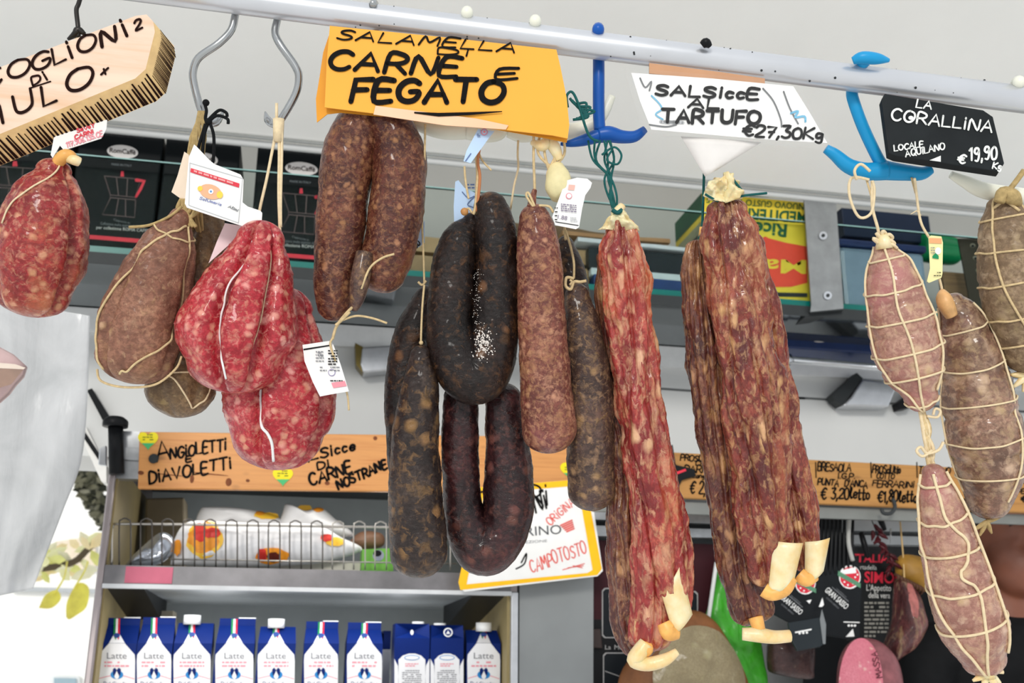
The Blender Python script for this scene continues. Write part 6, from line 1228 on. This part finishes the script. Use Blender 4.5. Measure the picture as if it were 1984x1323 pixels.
# ================================================================== signs on the bar
r = thing('wooden_sign', 'pale wooden sign with burnt black edges and lettering at the upper left', 'sign', P(120, 290, .82))
M_plank = wood('sign_wood', (240, 208, 184), (228, 188, 152), 0, .55, False, 14); M_edge = flat('sign_edge', (246, 206, 146), .6, var=.15, scale=80)
pl = Pl((0, 130, .80), (262, 30, .81), (0, 262, .805)); face = [(-60, 153), (262, 31), (284, 28), (297, 42), (300, 62), (282, 134), (262, 152), (-60, 284)]
m = MB(); m.prism(face, pl, 0, M_plank, shift=FWD*.02+RGT*.0095-UPV*.013, side=M_edge); m.build('board', r, bevel=.0012)
m = MB(); rnd = random.Random(12); sv = FWD*.02+RGT*.0095-UPV*.013
def hatch(a, b, n, k0=.1, k1=.98, w=3.2):
    A, B = pl.at(*a), pl.at(*b); nn = (B-A).cross(sv).normalized(); ce = pl.at(140, 120)
    if nn.dot(A-ce) < 0: nn = -nn
    for i in range(n):
        t = (i+.5+rnd.uniform(-.2, .2))/n; dt = (B-A).normalized()*(w*.82/F)*rnd.uniform(.35, .75); p = A.lerp(B, t)+nn*.0005; q = p+sv*k1+(B-A)*rnd.uniform(-.1, .1)/n-(B-A).normalized()*.002; p = p+sv*rnd.uniform(k0, .3)
        m.add([p-dt*.5, p+dt*.5, q+dt, q-dt], [(0, 1, 2, 3)], M_ink2)
hatch((-60, 284), (262, 152), 40, w=4.6); hatch((262, 152), (282, 134), 3, w=4.6); hatch((282, 134), (300, 62), 22, .3, w=2.2); hatch((300, 62), (297, 42), 4, .3); m.build('burnt_edge', r, label='burnt black hatching')
m = MB()
for c, a, b, h, w_ in (('C', (-22, 170), (4, 160), 32, 5.5), ('O', (18, 156), (60, 140), 31, 5.5), ('G', (65, 140), (100, 126), 30, 5.5), ('L', (106, 126), (128, 116), 30, 5.2), ('i', (137, 114), (143, 110), 32, 6), ('O', (153, 106), (188, 92), 30, 5.5), ('N', (198, 91), (226, 80), 28, 7), ('i', (244, 71), (248, 68), 32, 6.5), ('2', (263, 60), (276, 54), 18, 4.5),
                       ('D', (64, 166), (80, 158), 15, 4), ('i', (90, 156), (93, 153), 17, 4.5), ('M', (-40, 256), (6, 238), 40, 7), ('U', (32, 224), (66, 208), 36, 6), ('L', (85, 206), (110, 196), 36, 6), ('O', (134, 184), (184, 160), 38, 6.5), ('+', (200, 152), (214, 140), 16, 4.5)):
    write(m, pl, c, a, b, h, w_, M_ink2, .22, 0)
m.ribbon([(58, 171), (98, 158)], 3, pl, M_ink2); m.build('lettering', r)
r = thing('hook', 'dark wire hook with a clip holding the pale wooden sign', 'hook', P(152, 70, .83)); m = MB(); m.tube([P(158, -12, .842), P(152, 8, .836), P(148, 20, .834), P(151, 50, .83), P(152, 72, .83)], .0018, M_hkd, 10, 5)
m.build('wire', r); m = MB(); m.tube([P(132, 76, .832), P(146, 66, .83), P(152, 58, .83), P(164, 66, .83)], [.0012, .0028, .003, .0015], M_hkd, 10, 4); m.build('clip', r)
# yellow cardboard
M_card = flat('yellow_card', (242, 170, 58), .6, var=.03, scale=12); M_card2 = flat('yellow_card_back', (222, 150, 40), .65, var=.1, scale=14)
r = thing('cardboard_sign', 'yellow cardboard sign with thick black brush lettering hanging in front of the bar hooks', 'sign', P(860, 240, .834))
pl = Pl((640, 55, .838), (1078, 100, .838), (635, 215, .826)); m = MB()
m.prism([(639, 50), (860, 72), (1078, 96), (1086, 130), (1098, 190), (1103, 242), (1100, 268), (1070, 262), (930, 246), (760, 224), (629, 208), (633, 120)], pl, .0012, M_card); m.build('sheet', r)
pb = Pl((640, 60, .843), (1078, 105, .843), (635, 215, .832)); m = MB(); m.prism([(640, 60), (626, 102), (619, 150), (612, 192), (614, 237), (634, 221), (660, 218), (900, 240), (1060, 268), (1098, 276), (1102, 250), (900, 100)], pb, .0008, M_card2); m.build('rear_sheet', r, label='darker folded rear sheet')
m = MB(); m.prism([(728, 206), (924, 231), (985, 244), (980, 252), (861, 244), (724, 223)], pl, 0, flat('tape_beige', (226, 178, 138), .35), off=.0014, shift=pl.n*-.0008); m.build('tape', r, label='beige tape strip')
m = MB()
for t, a, b, h, w_, sl, sd in (('SALAMELLA', (652, 76), (996, 102), 18, 4, .5, 1), ('Di', (848, 106), (908, 110), 12, 3.6, .2, 2), ('CARNE', (636, 133), (884, 149), 35, 9, .25, 3), ('E', (962, 154), (1002, 152), 20, 6, .2, 4), ('FEGATO', (680, 198), (974, 200), 42, 11, .15, 5)): write(m, pl, t, a, b, h, w_, M_ink, sl, .05, .0008, 2.2, sd)
m.ribbon([(804, 220), (850, 224), (910, 222), (972, 218)], [3, 7, 6, 2], pl, M_ink, .002); m.build('lettering', r)
# white paper in a sleeve
r = thing('paper_sign', 'white paper price sign in a clear sleeve, handwritten in black, right of the blue hanger', 'sign', P(1410, 275, .84))
pl = Pl((1223, 141, .838), (1537, 167, .838), (1261, 251, .83)); m = MB()
m.prism([(1223, 141), (1380, 152), (1537, 167), (1570, 220), (1603, 277), (1480, 270), (1262, 251), (1240, 196)], pl, .0006, M_paper); m.build('paper', r)
m = MB(); m.prism([(1258, 122), (1400, 140), (1482, 152), (1482, 168), (1400, 157), (1258, 142)], Pl((1223, 141, .842), (1537, 167, .842), (1261, 251, .836)), .002, flat('brown_card', (196, 148, 112), .65)); m.build('backing', r, label='brown card backing')
m = MB(); write(m, pl, 'SALSiccE', (1270, 184), (1468, 194), 19, 6, M_ink, .1, .06, .0008, 2.2, 3); write(m, pl, 'AL', (1333, 208), (1392, 211), 17, 5, M_ink, .1, .04, .0008); write(m, pl, 'TARTUFO', (1282, 238), (1472, 240), 24, 7, M_ink, .05, .06, .0008, 2.2, 6); write(m, pl, '€27,30Kg', (1438, 262), (1592, 272), 22, 5, M_ink, .12, .08, .0008, 1.6, 7)
M_pale = flat('smudge_grey', (176, 178, 180), .6); M_blu = flat('pen_blue', (110, 176, 206), .6)
for q in ([(1478, 172), (1498, 196), (1512, 230), (1514, 246)], [(1518, 178), (1530, 210), (1546, 240)], [(1240, 152), (1250, 170), (1262, 158), (1258, 176)], [(1258, 242), (1290, 246), (1310, 242)]): m.ribbon(cat(q, 4), 3, pl, flat('pen_grey', (110, 112, 114), .6), .0006)
m.ribbon(cat([(1532, 220), (1546, 216), (1540, 228), (1558, 226), (1560, 236)], 4), 4, pl, M_blu, .0008); m.ribbon(cat([(1262, 186), (1276, 200), (1282, 212), (1270, 222), (1284, 232)], 4), 3, pl, M_blu, .0008)
for k in range(4): m.ribbon([(1280+k*8, 236), (1296+k*9, 238)], 6, pl, M_pale, .0005)
m.build('lettering', r)
sl_ = NT('sleeve'); sl_.set(Base_Color=(.9, .92, .93, 1), Roughness=.12, Alpha=.02, Specular_IOR_Level=.1); m = MB(); m.sheet([(1208, 130, .836), (1545, 160, .836), (1618, 292, .828), (1246, 258, .827)], sl_.m, 6, 4, None, .0002); m.build('clear_sleeve', r)
m = MB(); m.sheet([(1319, 264, .836), (1475, 276, .836), (1388, 330, .838), (1366, 342, .838)], flat('note_white', (230, 226, 222), .6), 6, 6, lambda u, v: .003*math.sin(3*u), .0004); m.build('paper_note', label='white triangular paper corner hanging below the white price sign', cat='note')
# slate
r = thing('slate_sign', 'black slate sign with white chalk lettering at the upper right', 'sign', P(1830, 340, .835))
pl = Pl((1712, 181, .836), (1905, 213, .838), (1731, 305, .83)); q = [(1708, 192), (1714, 181), (1905, 213), (1924, 226), (1946, 316), (1936, 332), (1736, 302), (1722, 296)]
m = MB(); m.prism(q, pl, 0, flat('slate', (30, 34, 36), .55, var=.2, scale=40), shift=FWD*.006-UPV*.0035); m.build('board', r, bevel=.0006)
m = MB(); M_chk = flat('chalk_white', (228, 230, 226), .7)
for t, a, b, h, w_, sd in (('LA', (1774, 208), (1803, 212), 15, 3.4, 1), ('CORALLiNA', (1726, 234), (1920, 256), 21, 4, 2), ('LOCALE', (1732, 293), (1788, 285), 11, 2.8, 3), ('AQUiLANO', (1754, 304), (1830, 290), 12, 2.8, 4), ('€', (1854, 316), (1868, 318), 16, 4, 5), ('19,90', (1878, 312), (1930, 308), 24, 4.2, 6), ('Kg', (1922, 326), (1938, 329), 12, 3.4, 7)): write(m, pl, t, a, b, h, w_, M_chk, .06, .06, .0008, 2.2, sd)
m.disc((1764, 229), 5, 4, pl, M_chk, .0009); m.poly([(1800, 311), (1822, 302), (1822, 314)], pl, M_chk, .0008); m.build('lettering', r)
# ================================================================== tags
def tagobj(label, pl, outline, mat=M_paper, draw=None, th=.0005, name='paper_tag', cat_='tag'):
    r = thing(name, label, cat_, pl.at(*outline[0]), 'paper tags on the sausages'); m = MB(); m.prism(outline, pl, th, mat); m.build('paper', r)
    if draw: m = MB(); draw(m, pl); m.build('print', r)
    return r
def d1(m, pl): write(m, pl, 'Savoy', (150, 257), (184, 246), 7, 2.2, M_red, .1, .1, .0006); write(m, pl, 'CARNi', (146, 270), (182, 258), 7, 2.2, M_red, .1, .1); write(m, pl, '117.906.135.CE', (130, 286), (200, 264), 10, 2, M_pk, .1, .06)
tagobj('white tag with red print hanging under the wooden sign', Pl((105, 250, .825), (210, 228, .83), (124, 290, .82)), [(104, 268), (112, 252), (208, 228), (206, 250), (196, 268), (124, 291), (116, 282), (102, 306), (98, 300)], draw=d1)
tagobj('beige blank tag side on behind the white striped tag', Pl((358, 290, .835), (335, 365, .838), (360, 392, .83)), [(357, 294), (366, 300), (360, 392), (332, 372), (344, 340)], flat('tag_beige', (232, 214, 192), .6))
def d2(m, pl):
    m.poly([(370, 326), (464, 356), (463, 364), (369, 334)], pl, M_red, .0007); smallprint(m, pl, 376, 332, 456, 332, 1, 4, flat('pink_light', (240, 150, 150), .5), 3, .32)
    for q in ([(368, 316), (470, 346)], [(368, 316), (366, 398)], [(366, 398), (462, 432)], [(470, 346), (462, 432)]): m.ribbon(q, 1, pl, M_pale, .0006)
    m.disc((408, 372), 22, 14, pl, flat('sun_orange', (244, 170, 130), .5), .0008, 20, .3); m.disc((388, 366), 5, 5, pl, M_yl, .001); m.disc((426, 378), 6, 7, pl, M_yl, .001); m.disc((409, 372), 5, 5, pl, M_paper, .0012); m.disc((409, 372), 2, 2, pl, M_drop, .0014)
    write(m, pl, 'Salumeria', (386, 386), (428, 399), 5, 1.1, flat('pen_violet', (120, 130, 180), .5), .2, .05); write(m, pl, 'Alimi', (442, 402), (460, 410), 5, 1.2, M_grey, .2, .05)
tagobj('white card tag with a red stripe and orange emblem by the brown salami', Pl((366, 306, .822), (472, 340, .826), (358, 398, .814)), [(366, 304), (376, 280), (380, 283), (408, 312), (416, 318), (466, 338), (472, 348), (470, 392), (480, 400), (504, 408), (508, 412), (507, 432), (470, 438), (362, 402), (358, 394)], draw=d2, th=.0008)
tagobj('pink white tag corner tucked between the brown and the bright red salami', Pl((440, 430, .842), (480, 440, .845), (404, 510, .836)), [(436, 432), (482, 440), (496, 436), (470, 450), (404, 510), (420, 468)], flat('tag_pink', (240, 214, 216), .6))
def d3(m, pl):
    for k, q in enumerate(((616, 684, 624, 684), (617, 690, 628, 690))): smallprint(m, pl, *q, 1, 2, M_grey, k)
    smallprint(m, pl, 612, 682, 628, 700, 4, 2, M_grey, 3); smallprint(m, pl, 636, 680, 654, 706, 6, 2.4, M_ink, 4); smallprint(m, pl, 620, 712, 660, 718, 2, 2, M_grey, 5)
    for rr, mt, o in ((7, flat('stamp_violet', (150, 140, 180), .5), .0006), (5.6, M_paper, .0009)): m.disc((643, 722), rr, rr, pl, mt, o)
    smallprint(m, pl, 640, 738, 664, 738, 1, 2, M_ink, 6); m.poly([(642, 742), (668, 738), (672, 748), (646, 752)], pl, M_pk, .0007); m.poly([(588, 676), (640, 668), (642, 670), (588, 679)], pl, M_ink, .0006)
r = tagobj('white printed label with a violet stamp hanging by the lower red salami', Pl((586, 668, .83), (642, 660, .832), (618, 765, .822)), [(586, 668), (640, 660), (646, 668), (660, 706), (676, 758), (640, 764), (620, 768), (606, 740), (590, 700)], draw=d3)
m = MB(); string(m, [(644, 656), (640, 668), (650, 700)], M_jute, .0009, .829); string(m, [(668, 745), (674, 770), (676, 795)], M_jute, .0008, .829); m.build('string', r)
def d4(m, pl): smallprint(m, pl, 906, 358, 920, 364, 2, 3, flat('pen_navy', (90, 110, 150), .5), 1); m.ribbon(cat([(896, 372), (908, 384), (920, 380), (906, 396), (918, 402)], 4), 1.8, pl, flat('pen_navy', (90, 110, 150), .5), .0006)
M_lb = flat('tag_light_blue', (184, 208, 236), .6, var=.04)
tagobj('pale blue tag left of the black folded sausage top', Pl((880, 350, .858), (922, 372, .855), (880, 436, .86)), [(882, 352), (888, 349), (900, 364), (922, 374), (921, 420), (900, 428), (880, 434), (879, 400)], M_lb, d4)
def d5(m, pl): m.disc((938, 256), 7, 7, pl, flat('stamp_pink', (214, 150, 170), .5), .0006); m.disc((938, 256), 4.5, 4.5, pl, M_lb, .0009); m.disc((938, 256), 2.5, 2.5, pl, M_pk, .0011); smallprint(m, pl, 924, 258, 930, 264, 3, 2.4, flat('pen_navy', (90, 110, 150), .5), 2); m.ribbon([(902, 312), (912, 298)], 2, pl, flat('pen_navy', (90, 110, 150), .5), .0006)
tagobj('narrow pale blue tag hanging out from under the yellow sign', Pl((926, 250, .832), (955, 254, .834), (902, 312, .828)), [(926, 250), (958, 254), (944, 272), (912, 316), (898, 312), (904, 292)], M_lb, d5)
def d6(m, pl):
    m.poly([(1102, 358), (1114, 359), (1112, 369), (1100, 368)], pl, flat('tag_salmon', (240, 180, 166), .5), .0006)
    for rr, mt, o in ((6, M_pk, .0006), (4.6, M_paper, .0009)): m.disc((1102, 380), rr, rr, pl, mt, o)
    smallprint(m, pl, 1086, 396, 1116, 408, 4, 2, flat('print_violet', (130, 120, 140), .5), 1, .1); smallprint(m, pl, 1074, 396, 1080, 426, 5, 2, M_ink, 2); printed(m, pl, '1.88', (1080, 424), (1098, 427), 8, flat('print_violet', (130, 120, 140), .5), .0006); smallprint(m, pl, 1104, 422, 1118, 428, 3, 1.6, M_pale, 3, .1); m.ribbon([(1076, 430), (1120, 437)], 1.4, pl, M_ink, .0006)
tagobj('white printed tag hanging by the top of the straight pink brown sausage', Pl((1100, 348, .834), (1146, 350, .838), (1078, 436, .828)), [(1096, 350), (1118, 344), (1138, 346), (1147, 354), (1144, 364), (1134, 378), (1128, 404), (1122, 440), (1116, 444), (1076, 436), (1070, 420)], draw=d6)
r = thing('casing_scrap', 'pale yellow casing pouch tied above the white printed tag', 'casing', P(1080, 385, .846)); m = MB()
pw = [(1060, 336), (1098, 340), (1106, 372), (1090, 388), (1070, 386)]; m.tube([P(1082, 318, .846), P(1080, 330, .844), P(1082, 352, .842), P(1080, 374, .842), P(1076, 390, .844)], [.004, .008, .0105, .0095, .003], flat('casing_yellow', (226, 214, 164), .5, var=.12, scale=80), 16, 5); m.build('pouch', r)
m = MB(); rnd = random.Random(21)
for x, y in ((1046, 262), (1054, 266), (1068, 262), (1078, 264), (1090, 262)): string(m, [(x, y), (x+rnd.uniform(-4, 8), 300), (1076+rnd.uniform(-16, 18), 340), (1074+rnd.uniform(-14, 20), 375)], M_jute, .0011, .842)
m.tube([P(1030, 276, .844), P(1050, 282, .84), P(1062, 274, .842), P(1074, 286, .842), P(1084, 310, .843)], [.002, .0048, .004, .005, .003], M_cas, 10, 5); string(m, [(1040, 275), (1060, 272), (1080, 268)], M_strawS, .0012, .84); m.build('string', r)
m = MB(); string(m, [(1004, 272), (1003, 300), (1004, 326), (996, 360), (990, 400), (986, 424, .03)], M_cream, .0009, .866); m.build('string', label='thin loose cream string left of the straight pink brown sausage', cat='string')
def tag8(m, pl): m.poly([(1800, 461), (1824, 462), (1824, 472), (1800, 471)], pl, flat('tag_orange', (240, 170, 120), .5), .0006); m.disc((1817, 486), 6, 7, pl, M_wht, .0006); m.poly([(1806, 496), (1812, 490), (1818, 496), (1818, 502), (1806, 500)], pl, flat('tag_green', (20, 140, 90), .5), .0008); smallprint(m, pl, 1802, 480, 1810, 490, 3, 1.6, M_grey, 1); smallprint(m, pl, 1808, 528, 1822, 534, 2, 1.6, M_ink, 2)
tagobj('small pale yellow tag on the string of the plump netted salami', Pl((1798, 458, .85), (1826, 458, .85), (1800, 545, .852)), [(1799, 460), (1804, 456), (1824, 458), (1827, 470), (1826, 530), (1824, 538), (1800, 548), (1796, 545), (1802, 520)], flat('tag_yellow', (240, 232, 170), .6), tag8)
def d9(m, pl): write(m, pl, '0,90', (798, 488), (816, 474), 10, 2, M_ink, .1, .1)
tagobj('small pale blue paper corner behind the brown looped sausage', Pl((820, 430, .885), (800, 486, .885), (822, 470, .88)), [(822, 428), (822, 470), (792, 492), (800, 470)], M_lb, d9)
